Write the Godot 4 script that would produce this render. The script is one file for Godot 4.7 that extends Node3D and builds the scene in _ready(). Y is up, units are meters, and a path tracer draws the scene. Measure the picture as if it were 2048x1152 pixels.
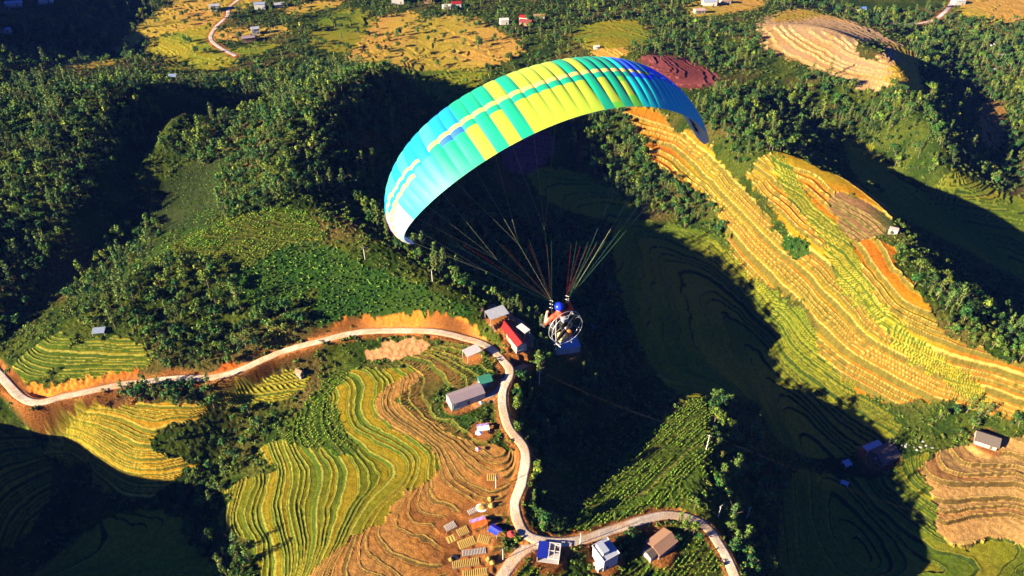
extends Node3D

const LEFT := -800.0
const BACK := -1100.0
const CELL := 5.0
const NX := 321
const NZ := 241
const FINE := 4
const SEA := -20.0
const RCELL := 0.7
const DRAFT := 1.0

var eye := Vector3(0, 230, 0)
var ridges: Array[PackedFloat32Array] = []
var height := PackedFloat32Array()
var hw := NX * FINE
var hh := NZ * FINE
var kinds := {}
var kind_names: Array[String] = []
var props: Array = []
var field_image: Image
var field_bytes := PackedByteArray()
var fw := 0
var fh := 0
var wood_image: Image
var wood_bytes := PackedByteArray()
var woods: Array = []
var road_near := PackedFloat32Array()
var road_y := PackedFloat32Array()
var road_half := PackedFloat32Array()
var clearings: Array[Vector3] = []
var taken := {}
var wave := FastNoiseLite.new()
var patch := FastNoiseLite.new()
var grain := FastNoiseLite.new()
var mats := {}

func _ready():
	var cam := Camera3D.new()
	cam.name = "camera"
	add_child(cam)
	cam.position = eye
	cam.rotation_degrees = Vector3(-38, 0, 0)
	cam.fov = rad_to_deg(2.0 * atan(576.0 / 1500.0))
	cam.near = 0.5
	cam.far = 9000
	cam.current = true
	var env := Environment.new()
	var sky := Sky.new()
	var air := ProceduralSkyMaterial.new()
	air.sky_top_color = Color(0.10, 0.24, 0.6)
	air.sky_horizon_color = Color(0.42, 0.52, 0.72)
	air.sky_curve = 0.12
	air.ground_bottom_color = Color(0.10, 0.12, 0.10)
	air.ground_horizon_color = Color(0.42, 0.52, 0.72)
	air.sun_angle_max = 20.0
	sky.sky_material = air
	env.background_mode = Environment.BG_SKY
	env.sky = sky
	env.background_energy_multiplier = 0.36
	env.ambient_light_source = Environment.AMBIENT_SOURCE_SKY
	env.tonemap_mode = Environment.TONE_MAPPER_LINEAR
	env.tonemap_exposure = 6.1
	env.sdfgi_enabled = true
	env.ssao_enabled = true
	env.ssil_enabled = true
	env.fog_enabled = true
	env.fog_density = 0.00002
	env.fog_light_color = Color(0.3, 0.45, 0.9)
	var we := WorldEnvironment.new()
	we.name = "environment"
	we.environment = env
	add_child(we)
	var sun := DirectionalLight3D.new()
	sun.name = "sun"
	sun.light_energy = 1.6
	sun.light_color = Color(1.0, 0.92, 0.78)
	sun.light_angular_distance = 0.5
	sun.shadow_enabled = true
	sun.directional_shadow_max_distance = 1500
	add_child(sun)
	var az := deg_to_rad(25)
	var el := deg_to_rad(19.5)
	sun.look_at_from_position(Vector3.ZERO, Vector3(cos(el) * cos(az), -sin(el), -cos(el) * sin(az)))
	wave.seed = 3; wave.frequency = 0.022; wave.fractal_octaves = 3
	patch.seed = 8; patch.frequency = 0.02; patch.fractal_octaves = 2
	grain.seed = 5; grain.frequency = 0.33; grain.fractal_octaves = 2
	var t0 := Time.get_ticks_msec()
	build_ground()
	print("ground ", Time.get_ticks_msec() - t0)
	build_plants()
	print("plants ", Time.get_ticks_msec() - t0)
	build_things()
	print("things ", Time.get_ticks_msec() - t0)

# ---------- naming ----------
func numbered(called: String) -> String:
	if not taken.has(called):
		taken[called] = 0
		return called
	taken[called] += 1
	return "%s_%03d" % [called, taken[called]]

func thing(called: String, label: String, category: String, where := Vector3.ZERO, turn := 0.0, group := "") -> Node3D:
	var o := Node3D.new()
	o.name = numbered(called)
	add_child(o)
	o.position = where
	o.rotation.y = turn
	tag(o, label, category, group)
	return o

func tag(o: Node, label: String, category: String, group := ""):
	o.set_meta("label", label)
	o.set_meta("category", category)
	if group != "":
		o.set_meta("group", group)

func obj(called: String, m: Mesh, mat: Material, parent: Node = null) -> MeshInstance3D:
	var o := MeshInstance3D.new()
	o.mesh = m
	if mat:
		o.material_override = mat
	if parent:
		o.name = called
		parent.add_child(o, true)
	else:
		o.name = numbered(called)
		add_child(o)
	return o

func structure(o: Node, label := ""):
	o.set_meta("kind", "structure")
	if label != "":
		o.set_meta("label", label)
	return o

func paint(key: String, c: Color, rough := 0.9, metal := 0.0) -> StandardMaterial3D:
	if mats.has(key):
		return mats[key]
	var m := StandardMaterial3D.new()
	m.resource_name = key
	m.albedo_color = c.linear_to_srgb()
	m.roughness = rough
	m.metallic = metal
	m.metallic_specular = 0.3
	mats[key] = m
	return m

func lay_kinds():
	var G := func(r: float, g: float, b: float): return Color(r, g, b)
	ground_kind("hillside", 0.0, 0.45, Color(0.032, 0.06, 0.01), Color(0.075, 0.1, 0.014), Color(0.13, 0.1, 0.028), Color.BLACK, Color.BLACK)
	ground_kind("grassland", 0.0, 0.25, Color(0.025, 0.055, 0.01), Color(0.04, 0.07, 0.012), Color(0.035, 0.055, 0.014), Color.BLACK, Color.BLACK)
	ground_kind("dry_scrub_ground", 0.0, 0.5, Color(0.16, 0.06, 0.025), Color(0.2, 0.09, 0.03), Color(0.08, 0.075, 0.02), Color.BLACK, Color.BLACK)
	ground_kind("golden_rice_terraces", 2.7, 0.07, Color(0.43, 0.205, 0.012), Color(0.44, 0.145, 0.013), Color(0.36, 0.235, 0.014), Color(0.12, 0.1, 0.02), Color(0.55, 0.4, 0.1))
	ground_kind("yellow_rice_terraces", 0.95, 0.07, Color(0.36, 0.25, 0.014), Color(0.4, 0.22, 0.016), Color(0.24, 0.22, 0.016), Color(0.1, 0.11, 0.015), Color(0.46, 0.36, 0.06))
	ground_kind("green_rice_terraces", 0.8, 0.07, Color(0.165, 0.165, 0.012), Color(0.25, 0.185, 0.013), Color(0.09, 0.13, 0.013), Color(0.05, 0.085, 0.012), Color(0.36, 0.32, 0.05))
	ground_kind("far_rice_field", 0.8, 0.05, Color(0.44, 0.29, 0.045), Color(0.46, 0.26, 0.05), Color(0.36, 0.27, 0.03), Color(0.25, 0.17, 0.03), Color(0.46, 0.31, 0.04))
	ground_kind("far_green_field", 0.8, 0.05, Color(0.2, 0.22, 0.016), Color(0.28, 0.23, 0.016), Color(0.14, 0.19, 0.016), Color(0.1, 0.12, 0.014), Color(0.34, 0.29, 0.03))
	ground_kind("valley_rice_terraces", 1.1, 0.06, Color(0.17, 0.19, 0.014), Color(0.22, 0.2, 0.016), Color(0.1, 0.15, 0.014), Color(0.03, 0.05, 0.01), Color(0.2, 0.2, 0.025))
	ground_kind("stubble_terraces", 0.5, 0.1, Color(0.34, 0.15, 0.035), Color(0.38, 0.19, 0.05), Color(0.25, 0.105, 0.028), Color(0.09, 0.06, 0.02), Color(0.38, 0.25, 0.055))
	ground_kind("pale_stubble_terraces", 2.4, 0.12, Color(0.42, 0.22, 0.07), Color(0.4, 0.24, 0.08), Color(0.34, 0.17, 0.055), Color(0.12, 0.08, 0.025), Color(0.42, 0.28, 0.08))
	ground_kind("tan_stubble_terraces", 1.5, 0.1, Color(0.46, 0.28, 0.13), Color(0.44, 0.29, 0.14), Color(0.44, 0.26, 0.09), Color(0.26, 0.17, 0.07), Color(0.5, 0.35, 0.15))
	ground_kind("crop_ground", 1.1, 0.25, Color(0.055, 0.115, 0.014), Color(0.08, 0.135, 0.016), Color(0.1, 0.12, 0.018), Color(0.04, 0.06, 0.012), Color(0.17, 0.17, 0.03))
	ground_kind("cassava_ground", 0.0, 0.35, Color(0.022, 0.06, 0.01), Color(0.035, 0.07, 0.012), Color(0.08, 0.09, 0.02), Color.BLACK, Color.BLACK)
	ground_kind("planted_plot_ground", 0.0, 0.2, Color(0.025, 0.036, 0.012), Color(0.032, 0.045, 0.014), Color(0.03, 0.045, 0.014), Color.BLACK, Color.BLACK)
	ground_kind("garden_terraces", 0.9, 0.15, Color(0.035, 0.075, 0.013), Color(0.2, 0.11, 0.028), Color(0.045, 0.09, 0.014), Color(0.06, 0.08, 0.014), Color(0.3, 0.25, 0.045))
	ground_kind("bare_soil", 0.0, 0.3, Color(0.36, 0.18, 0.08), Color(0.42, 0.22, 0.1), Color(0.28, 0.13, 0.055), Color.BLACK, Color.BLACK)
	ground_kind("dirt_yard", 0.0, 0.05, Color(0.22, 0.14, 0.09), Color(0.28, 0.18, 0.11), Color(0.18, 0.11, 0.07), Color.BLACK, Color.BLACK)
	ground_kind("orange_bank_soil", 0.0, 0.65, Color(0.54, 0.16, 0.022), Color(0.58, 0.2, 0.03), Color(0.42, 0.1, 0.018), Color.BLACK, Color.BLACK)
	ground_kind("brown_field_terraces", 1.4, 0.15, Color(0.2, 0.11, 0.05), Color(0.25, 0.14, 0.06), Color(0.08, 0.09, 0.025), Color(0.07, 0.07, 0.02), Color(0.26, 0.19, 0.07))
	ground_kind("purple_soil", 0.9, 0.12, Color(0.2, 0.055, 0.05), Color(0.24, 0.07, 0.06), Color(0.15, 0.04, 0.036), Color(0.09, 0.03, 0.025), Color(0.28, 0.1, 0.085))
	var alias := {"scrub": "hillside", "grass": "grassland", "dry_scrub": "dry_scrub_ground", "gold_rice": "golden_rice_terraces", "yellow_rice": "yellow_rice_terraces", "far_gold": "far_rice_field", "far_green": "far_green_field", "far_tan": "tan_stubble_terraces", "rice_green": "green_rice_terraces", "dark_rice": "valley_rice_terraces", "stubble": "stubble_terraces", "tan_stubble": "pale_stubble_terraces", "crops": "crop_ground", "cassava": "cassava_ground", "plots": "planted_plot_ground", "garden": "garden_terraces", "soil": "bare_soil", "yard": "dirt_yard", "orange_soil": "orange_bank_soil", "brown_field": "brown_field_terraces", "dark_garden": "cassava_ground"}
	for a in alias:
		kinds[a] = kinds[alias[a]]
func lay_relief():
	# ridges, valley floors and terrace contours as x, height, z in metres
	ridge("road_left", [-279.6,-8,-279.2, -249,-9,-258.8, -231.7,-10,-243.2, -209.9,-10,-226.9, -193.5,-9,-229.8, -171.4,-8,-235.6, -149.2,-6,-237, -126.6,-4,-237.2, -104.6,-1,-248.5, -87.3,1,-254, -69.8,2,-259, -51.3,3,-258.9, -35.1,4,-257.1, -21.2,3.5,-253.2, -11,3,-248.4, -3.1,1.5,-239.3, -0.9,1,-233.6, -4,0,-221.2, -1.8,-1,-205.4, 5.1,-2,-193.4, 4,-4,-180.5, 1.1,-6,-170.6, 3.8,-7.5,-160.9, 10.1,-8,-157.1, 22.8,-9,-157.3, 39.9,-10.5,-164, 57.8,-12,-170.5, 71,-14,-168.6, 77.3,-17,-160.9, 81,-20,-150.2, 82.4,-23,-138.9])
	ridge("crestA", [-239.5,-13,-230.7, -222.9,-4,-244.1, -208.9,4,-263.4, -192.8,11,-274.2, -173,18,-289.2, -157.2,24,-303.7, -126.3,30,-320.7, -106.1,32,-321.7, -84.5,31,-312.2, -62.5,29,-293.4, -35.4,23,-275.4, -16.7,17,-263.8, -3.2,12,-259.2, 12.6,8,-253.5, 24.2,-1,-253.5, 33.4,-14,-260.7])
	ridge("cutA", [-104.6,2.5,-251.3, -86.7,7,-255.4, -68.8,10,-258.8, -50.7,11.5,-260.5, -35,11,-261.1, -20.1,8.5,-257.1])
	ridge("c_L1", [-49.8,-6,-239.2, -57.7,-6,-224, -56.2,-6,-213.2, -35.1,-6,-199.3, -28.5,-6,-192.2, -28.6,-6.2,-185.5, -41.6,-7,-174.7, -46.9,-8,-165.5, -58.7,-9,-158.2, -66.9,-10,-144.2, -71,-11,-130.5])
	ridge("c_L0", [-31.7,-2.5,-237.2, -42,-3,-230, -47.6,-3,-222.6, -40.5,-3,-215.5, -25.2,-2.8,-204.4, -12.8,-2.8,-197.8, -4.7,-3,-189.2, -7.4,-4.5,-177.4, -17.4,-6.5,-166.6, -27.6,-8,-155.1, -31.9,-9,-143.6, -34,-10,-130])
	ridge("c_L2", [-64.9,-9.5,-247.6, -71.7,-10,-233.8, -74.8,-10,-221.6, -71.5,-10.5,-210.3, -60.5,-10.5,-203.6, -47.6,-10.5,-199.2, -41.4,-11,-194.5, -46.2,-11.5,-187.5, -59.2,-12.5,-181.1, -63.7,-13,-173.4, -67.1,-13.5,-160.7, -72.6,-14.5,-146.9])
	ridge("c_L3", [-79.4,-14,-248.9, -86.1,-15,-235.6, -96.2,-16,-213.7, -95.9,-16.5,-206, -85.3,-17,-199.3, -73.9,-17,-193.5, -84.9,-18,-187.6, -88.8,-18.5,-179.6, -84.9,-18.5,-168.4, -76.6,-19,-149.6])
	ridge("c_L4", [-96.3,-18,-238.5, -107.3,-21,-217.5, -104.5,-22,-210, -97,-23,-200.2, -105.7,-24,-192.9, -115.5,-25,-184.3, -114.4,-26,-176.8, -110,-26,-171.2, -98.5,-25,-165.7, -88.3,-24,-152.6, -82.7,-25,-140])
	ridge("slopeL", [-104.1,-8,-241.2, -86.4,-6,-244, -64.5,-3,-250.6, -43.9,-1,-250.1, -27.8,0,-247.4])
	ridge("ravineKL", [-113.3,-19,-233.3, -123.5,-24,-225.9, -128.3,-29,-215.9, -130.1,-34,-203.6, -134.3,-38,-193.7, -125.7,-36,-175.6, -113.9,-34,-158.6])
	ridge("kcrest", [-130.1,-11,-228.8, -135.5,-14,-222.7, -135,-18,-214.9, -131.8,-23,-210.9])
	ridge("c_K1", [-133.1,-14,-224.2, -148.9,-14.5,-217.4, -154.2,-15,-211.2, -152.5,-15.5,-202.5, -145.6,-17,-200.6, -134.7,-22,-202.6])
	ridge("c_K2", [-136.4,-12.5,-226.6, -157.3,-15,-222.2, -166.8,-19,-213, -166.3,-21,-202.5, -159.2,-23,-198.9, -144.2,-27,-203.4])
	ridge("c_K3", [-160.4,-13,-226.2, -179.5,-19,-220, -187,-26,-212, -177.9,-29,-203.7, -174.3,-31,-198.7, -163.5,-34,-195.9, -149.2,-37,-200.7])
	ridge("belowroad", [-211,-16,-224.5, -194,-14,-227.1, -170.9,-12,-231.2, -148.7,-10,-232.3, -126.5,-8,-233.4])
	ridge("ravBL", [-210,-28,-226.5, -201.1,-42,-218.1, -192.1,-47,-206.8, -194.9,-51,-195.4, -196.4,-54,-182.6, -193.6,-57,-166.1])
	ridge("ravBL2", [-192.1,-47,-206.8, -170.3,-44,-199.4, -151,-41,-202.4, -134.3,-38,-193.7])
	ridge("botL", [-160.3,-38,-161, -152.8,-38,-181.6, -138.6,-35,-184.3, -124.3,-32,-168.5])
	ridge("botLw", [-224.9,-34,-220, -219.8,-40,-197.7, -212,-44,-176.2])
	ridge("w_near_left_hill", [-340,16,-400, -330,10,-330, -290,2,-260, -285,-6,-220, -270,10,-165, -258,30,-130, -255,34,-90, -250,32,-50])
	ridge("V1", [-276,-24,-260.8, -253.6,-21,-275.4, -239.6,-17,-305.9, -218.5,-12,-334.8, -198.7,-6,-360.7, -167.7,4,-360.8])
	ridge("Bface", [-272.5,-4,-323.7, -251.3,4,-335.6, -235,14,-355.1, -223.3,24,-388.3, -213.1,33,-422.3, -211.8,38,-443.9])
	ridge("Bcrest", [-356.4,30,-421.7, -296.3,36,-433.5, -256.7,40,-444.6, -226.9,38,-463.5])
	ridge("R1", [-158.8,14,-482.7, -186.7,8,-479.8, -208.6,5,-460.7, -220.4,2,-426.5, -222.8,-3,-391.7, -227.8,-8,-363.7, -232.8,-14,-328.2])
	ridge("Cdots", [-208.4,-5,-364.4, -193.3,5,-378.3, -174.1,15,-389.9, -163.5,24,-400.7])
	ridge("Ccrest", [-107.2,30,-325, -115.4,34,-347.4, -124.1,37,-369.6, -124.5,41,-398.5, -120.5,43,-421.4, -102.3,42,-453.9, -88.5,37,-487, -81.2,24,-529.3])
	ridge("behindB", [-457.4,-22,-653.4, -390.4,-22,-653.4, -321.9,-18,-652.5, -252,-12,-605.3, -189.5,-10,-589.7, -138.8,-11,-627.1, -102.5,-12,-644.9])
	ridge("plain", [-497.9,-6,-741.2, -361.9,-8,-704.1, -265.4,-9,-693.4, -173.7,-10,-696.3, -76.5,-11,-699.2, -11.1,-10,-696.3, 61.3,-10,-738.7, 161.3,-14,-751, 249.2,-20,-801.3])
	ridge("plain2", [-374.5,-9,-610.8, -248.4,-9,-636.9, -182.9,-10,-633.7, -54.7,-12,-650.9, 2.6,-11,-636.4])
	ridge("Cfoot", [-74.2,-14,-621.3, -71,-12,-545.4, -61.1,-18,-474.9, -46.2,-22,-414.3, -30.9,-22,-368.9, -14.7,-18,-324.5, 1.6,-12,-303.9])
	ridge("D", [-63.3,-18,-588.4, -36.5,-26,-539.8, 2.2,-34,-505.5, 23.1,-39,-455.7, 59.7,-44,-431.1, 97.4,-50,-387.3, 125.4,-54,-351.8, 139.4,-57,-310.7, 144.5,-59,-277.9, 147.6,-62,-243.4, 152,-66,-203.2, 157.4,-70,-178.3])
	ridge("D2", [-4.4,-37,-390.8, 16.5,-38,-350.7, 43.2,-40,-316.8, 67.9,-45,-290, 93,-49,-279.1])
	ridge("D3", [74.6,-42,-415.7, 67.1,-43,-377.7, 75.4,-46,-323.8])
	ridge("spurR", [17.6,-4,-256.7, 36.5,-20,-250.1, 54,-33,-249.6])
	ridge("M", [18.6,-16,-246.1, 15.6,-20,-222.3, 17.9,-22,-199.4, 18.6,-17,-176.3, 19.7,-12,-164])
	ridge("Mb", [17.9,-22,-199.4, 34.9,-30,-222.4, 59.7,-37,-253.4, 82.4,-42,-268.5])
	ridge("Nlow", [23.6,-12,-167.2, 33.8,-20,-192.8, 54.1,-26,-219, 75.4,-29,-238, 93.6,-34,-255.5])
	ridge("Ncrest", [66.8,-9,-170.5, 74.3,-6,-182, 81.3,-9,-199.2, 87.3,-15,-217.9, 92.5,-27,-243.9])
	ridge("Nright", [112.8,-46,-255.2, 113.4,-45,-229.2, 108.6,-42,-204.4, 101.9,-38,-181.6, 102,-42,-163.8])
	ridge("rightD", [131.4,-57,-210.2, 118.6,-55,-183.3, 123.5,-60,-167.9])
	ridge("below_road_br", [13.6,-12,-151.6, 31.8,-16,-152.1, 56.2,-17,-156.8, 64.6,-20,-150.2, 65,-24,-139.4])
	ridge("Ecrest", [69.5,-16,-559.1, 101.9,-14,-538.9, 129.4,-6,-507.5, 142.3,2,-472.9, 160.9,7,-431.1, 190.1,6,-403.1, 205.7,5,-367.2, 213,3,-337.1, 210.9,0,-305.1, 222.2,-4,-276.4, 236.3,-8,-248.3, 264.7,-16,-218.8])
	ridge("Efoot", [57.7,-28,-501.9, 85.6,-36,-482.4, 107.8,-39,-439, 130.9,-42,-401, 143.6,-46,-358.7, 152.3,-50,-293.3, 172.1,-49,-266.6, 196.9,-46,-249.3, 215.1,-42,-239.4, 240.9,-36,-234.7, 265.4,-36,-221.7])
	ridge("V3", [203.4,-20,-527.1, 244.2,-32,-526.2, 272.4,-40,-493.4, 291.3,-44,-457.3, 307.6,-49,-414.3, 321.9,-53,-370.3, 350,-57,-319.1])
	ridge("Hridge", [296.5,0,-547.6, 296.2,-2,-501.4, 293.5,-8,-463, 292.5,-22,-453.5])
	ridge("Hbetween", [171.2,-4,-531.8, 206.3,-16,-540.6, 242.8,-24,-551.7, 273.3,-24,-549, 282.7,-18,-522.9])
	ridge("Fcrest", [235.4,0,-680.4, 266.7,4,-675.2, 283.9,8,-625.8, 298.7,9,-600, 302.5,7,-567.8])
	ridge("Flow", [224.5,-4,-678.9, 215.9,-6,-611.9, 238.7,-6,-577.8, 269.1,-4,-553.3])
	ridge("Fright", [332.2,-18,-755.7, 372.3,-22,-728.3, 379.8,-24,-676.9, 366.4,-28,-622.9])
	ridge("G", [343.7,-30,-842, 400.1,-36,-827, 437.2,-38,-762.8, 419.2,-42,-668.3, 385.1,-46,-563.3, 356.4,-48,-470.9])
	ridge("Gr", [465.7,-28,-810.3, 536.5,-30,-792.3, 475.4,-30,-662, 421.2,-34,-538.8, 387.4,-40,-443.9, 382,-44,-379])
	ridge("midtop", [48.1,-8,-677.4, 76.4,-3,-644.5, 106.6,0,-613, 129.2,-3,-572.5, 155.9,-6,-564.8, 161,-4,-536.4])
	ridge("mt2", [152.6,-12,-702.2, 185.3,-12,-639, 185.4,-9,-587.2])
	ridge("mt3", [10.8,-12,-605.3, 44.6,-9,-614.1, 63.4,-9,-587.2])
	ridge("O1", [187.1,-45,-214.3, 193.8,-44,-216.9, 200.4,-43.5,-219.3, 209.9,-43,-222.9, 217.4,-42,-227.3, 239.7,-40,-229.5])
	ridge("O2", [185.8,-48,-202.8, 192,-47,-208.2, 205.2,-47,-210.1, 217.9,-46,-212.9, 232.9,-46,-212.3])
	ridge("O3", [187.8,-52,-197.4, 196.5,-50.5,-205.4, 209.1,-50,-207.5, 231.2,-50,-206.1])
	ridge("O4", [189.2,-56,-192.5, 197.8,-54,-201.1, 209.1,-53,-204.1, 230.5,-53,-202.5])
	ridge("dv", [165.7,-55,-243.8, 177.3,-54,-236.7, 192,-49,-235.6, 207.3,-43,-237.2])
	ridge("dv2", [163,-59,-220, 165.1,-61,-199.7, 166.6,-62,-175.4])
	ridge("w_far_left_hill", [-620,70,-480, -575,85,-560, -570,85,-680, -620,60,-800])
	ridge("Bdome", [-322.4,12,-348, -297.3,25,-392.6, -271.3,31,-409.4, -241.6,38,-415])
	ridge("Bdome2", [-293.8,4,-295.7, -278.9,14,-339.8, -263.4,22,-368.7, -246,29,-384.9])
	ridge("e1", [103.3,-32,-482.5, 111.6,-32,-457.4, 134.2,-34,-418.4, 139.5,-34,-389.2, 144.5,-35,-359, 153.3,-35,-337.3, 160.6,-36,-322.8, 162.8,-37,-307, 167.6,-38,-292.1, 173.4,-39,-278.1, 191.4,-40,-264.8])
	ridge("e2", [116.1,-25,-500, 122.7,-26,-481.1, 133.1,-26,-441.5, 139.5,-26,-416, 146.5,-27,-389.9, 154.1,-27,-367.8, 160.6,-27,-354, 163.4,-28,-334.8, 164,-28,-318.7, 168.2,-28,-306, 172.5,-29,-295.8, 176.7,-30,-283.8, 185,-31,-274.5, 198.1,-33,-262.4])
	ridge("e3", [128.5,-18,-484, 134,-19,-467.9, 140.5,-20,-426.7, 146.7,-20,-403.8, 151.6,-20,-386.5, 158,-20,-366, 165.6,-20.5,-351.4, 172.9,-21,-342.4, 170.5,-21,-330.7, 174.2,-21,-321.3, 179.2,-21.5,-315.8, 182.6,-22,-294.1, 187.1,-23,-281.7, 199,-24,-268.2, 209.5,-26,-259.4, 226,-30,-246.8])
	ridge("e4", [140.8,-11,-468.8, 149.2,-12,-447.8, 154.5,-13,-399.5, 162.5,-13,-376.8, 169.1,-13.5,-348.9, 177.3,-14,-339.9, 181.5,-14,-328.2, 183.1,-14.5,-315.5, 183.8,-15,-297.3, 189.6,-16,-279.1, 199.4,-18,-265.7, 211.2,-20,-258.4, 231.6,-24,-244.3])
	ridge("e5", [154.1,-3,-447.6, 163.5,-5,-422.9, 170.2,-6,-388, 176.6,-7,-351.9, 186.2,-7,-346.9, 192.7,-7,-343.5, 187.6,-7.5,-329, 186,-8,-314, 185.3,-9,-295.2, 184.9,-9,-286.9, 190.7,-11,-272.3, 200.8,-13,-261.4, 212.9,-15,-255.9, 234.2,-19,-244.2])
	ridge("e6", [180.6,0,-417.1, 184.1,-1,-388.4, 192.1,-2,-359.7, 201.8,-2,-340.6, 204.3,-2,-327.8, 195,-2.5,-315.8, 192.7,-3,-301.9, 195.8,-4,-289, 202,-7,-275.4, 213.6,-10,-259.9, 236,-14,-247.3])
	ridge("o5", [193.8,-59,-188.3, 202,-57,-196.5, 214.3,-56,-198.9, 229.3,-56,-197.8])
	ridge("o6", [180.6,-62,-173.6, 201.4,-61,-182.3, 224.8,-60,-186.5])
	ridge("o7", [181,-56,-209.4, 179.2,-60,-191.4])

func lay_fields():
	# what grows where: outlines on the ground as x, z in metres
	field("grass", [-223,-295, -230,-349, -206,-358, -146,-316, -159,-308, -175,-294, -196,-281])
	field("dry_scrub", [-213,-230, -171,-231, -152,-231, -152,-225, -190,-226, -207,-225])
	field("rice_green", [-226,-244, -220,-252, -208,-259, -201,-253, -206,-241, -214,-237])
	field("rice_green", [-202,-248, -192,-255, -176,-255, -163,-247, -164,-242, -183,-238, -201,-238])
	field("rice_green", [-129,-230, -113,-238, -96,-243, -92,-238, -103,-233, -117,-230])
	field("crops", [-172,-299, -157,-314, -127,-322, -106,-319, -91,-302, -101,-291, -119,-281, -137,-278, -160,-286])
	field("cassava", [-129,-285, -103,-299, -82,-293, -66,-282, -19,-263, -35,-260, -88,-259, -90,-276, -107,-268, -124,-271])
	field("plots", [-212,-364, -203,-383, -179,-399, -131,-385, -116,-369, -164,-384, -152,-335, -161,-325, -202,-355])
	field("dark_rice", [-192,-173, -176,-184, -145,-189, -128,-172, -111,-154, -182,-160])
	field("dark_rice", [-238,-215, -213,-222, -204,-209, -205,-188, -216,-168])
	field("yellow_rice", [-191,-227, -174,-228, -134,-226, -149,-217, -155,-212, -152,-208, -135,-206, -141,-202, -146,-197, -161,-194, -180,-203, -184,-210, -201,-216, -207,-218, -203,-222])
	field("rice_green", [-75,-244, -55,-242, -41,-241, -54,-231, -58,-225, -56,-216, -46,-207, -35,-199, -28,-192, -29,-186, -42,-176, -47,-166, -59,-159, -69,-141, -89,-148, -99,-165, -114,-175, -118,-183, -115,-191, -122,-195, -109,-198, -97,-199, -108,-210, -104,-213, -98,-215, -88,-223, -81,-233])
	field("rice_green", [-87,-186, -77,-190, -57,-194, -46,-189, -51,-180, -64,-173, -69,-160, -73,-146, -84,-150, -91,-179])
	field("crops", [-69,-247, -81,-233, -74,-220, -70,-209, -63,-203, -68,-200, -85,-206, -95,-210, -98,-218, -90,-232, -80,-244])
	field("stubble", [-39,-241, -41,-233, -47,-223, -45,-217, -32,-210, -15,-200, -8,-196, 2,-194, 3,-186, 0,-176, -2,-165, -4,-157, -2,-141, -69,-142, -66,-153, -59,-159, -47,-166, -42,-176, -29,-186, -28,-192, -35,-199, -46,-207, -53,-212, -56,-216, -58,-225, -54,-231])
	field("garden", [-50,-245, -28,-250, -15,-246, -8,-234, -8,-222, -27,-227, -34,-221, -13,-207, -8,-201, -13,-197, -33,-209, -46,-218, -48,-225, -38,-235])
	field("soil", [-66,-250, -53,-254, -39,-252, -40,-248, -60,-246])
	field("yard", [-25,-222, -11,-230, -5,-228, -6,-220, -21,-214])
	field("yard", [-8,-269, 4,-264, 10,-252, 6,-248, -5,-252, -13,-260])
	field("orange_soil", [-108,-247, -88,-258, -70,-263, -51,-264, -35,-262, -19,-258, -12,-250, -22,-251, -35,-254, -51,-256, -69,-256, -87,-252, -104,-246])
	field("orange_soil", [-208,-232, -203,-235, -188,-238, -172,-241, -167,-240, -167,-234, -193,-229, -206,-229])
	field("orange_soil", [-1,-221, 1,-223, 3,-211, 1,-208])
	field("orange_soil", [19,-161, 43,-169, 60,-174, 69,-172, 68,-170, 58,-171, 40,-165, 23,-159])
	field("orange_soil", [-259,-264, -234,-248, -219,-237, -201,-233, -202,-229, -213,-229, -228,-236, -247,-247])
	field("orange_soil", [-139,-238, -124,-244, -121,-241, -138,-234])
	field("gold_rice", [85,-543, 105,-534, 118,-503, 129,-494, 138,-465, 148,-426, 154,-431, 175,-431, 195,-405, 217,-393, 218,-358, 191,-349, 199,-342, 205,-329, 200,-317, 204,-290, 211,-268, 243,-246, 242,-234, 209,-249, 187,-258, 169,-275, 163,-293, 163,-316, 154,-338, 141,-365, 136,-392, 133,-425, 116,-458, 100,-489])
	field("rice_green", [167,-436, 173,-423, 180,-374, 189,-347, 187,-300, 201,-269, 224,-246, 215,-248, 192,-273, 178,-314, 176,-350, 166,-405])
	field("scrub", [138,-465, 149,-452, 156,-427, 151,-430, 160,-384, 163,-366, 159,-370, 148,-425])
	field("dark_garden", [159,-367, 166,-363, 170,-350, 163,-351])
	field("brown_field", [186,-379, 198,-380, 212,-355, 203,-343, 189,-347])
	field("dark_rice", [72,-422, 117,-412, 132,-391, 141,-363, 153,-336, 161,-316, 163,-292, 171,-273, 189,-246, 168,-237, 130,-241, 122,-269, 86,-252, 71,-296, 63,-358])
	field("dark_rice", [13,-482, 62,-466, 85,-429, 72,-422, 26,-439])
	field("purple_soil", [-5,-519, 25,-522, 32,-501, 9,-471, -5,-480])
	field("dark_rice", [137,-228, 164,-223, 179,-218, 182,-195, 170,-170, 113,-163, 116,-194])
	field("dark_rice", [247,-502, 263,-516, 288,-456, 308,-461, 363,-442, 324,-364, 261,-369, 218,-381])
	field("stubble", [400,-603, 418,-599, 384,-534, 370,-536])
	field("crops", [23,-166, 35,-185, 51,-212, 90,-250, 87,-212, 74,-185, 63,-174, 33,-163])
	field("crops", [35,-146, 51,-156, 70,-163, 75,-148])
	field("crops", [-2,-143, 10,-150, 26,-145])
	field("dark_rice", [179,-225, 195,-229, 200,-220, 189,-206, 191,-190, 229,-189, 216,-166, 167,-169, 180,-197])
	field("tan_stubble", [187,-219, 196,-226, 210,-231, 241,-227, 228,-187, 212,-192, 196,-186, 188,-191, 188,-202, 189,-211])
	field("far_tan", [230,-698, 258,-752, 296,-784, 334,-746, 355,-700, 363,-657, 321,-558, 295,-551, 265,-563, 248,-583, 226,-618, 219,-650])
	field("far_gold", [343,-683, 358,-683, 363,-657, 321,-558, 295,-551, 298,-569, 341,-649])
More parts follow.
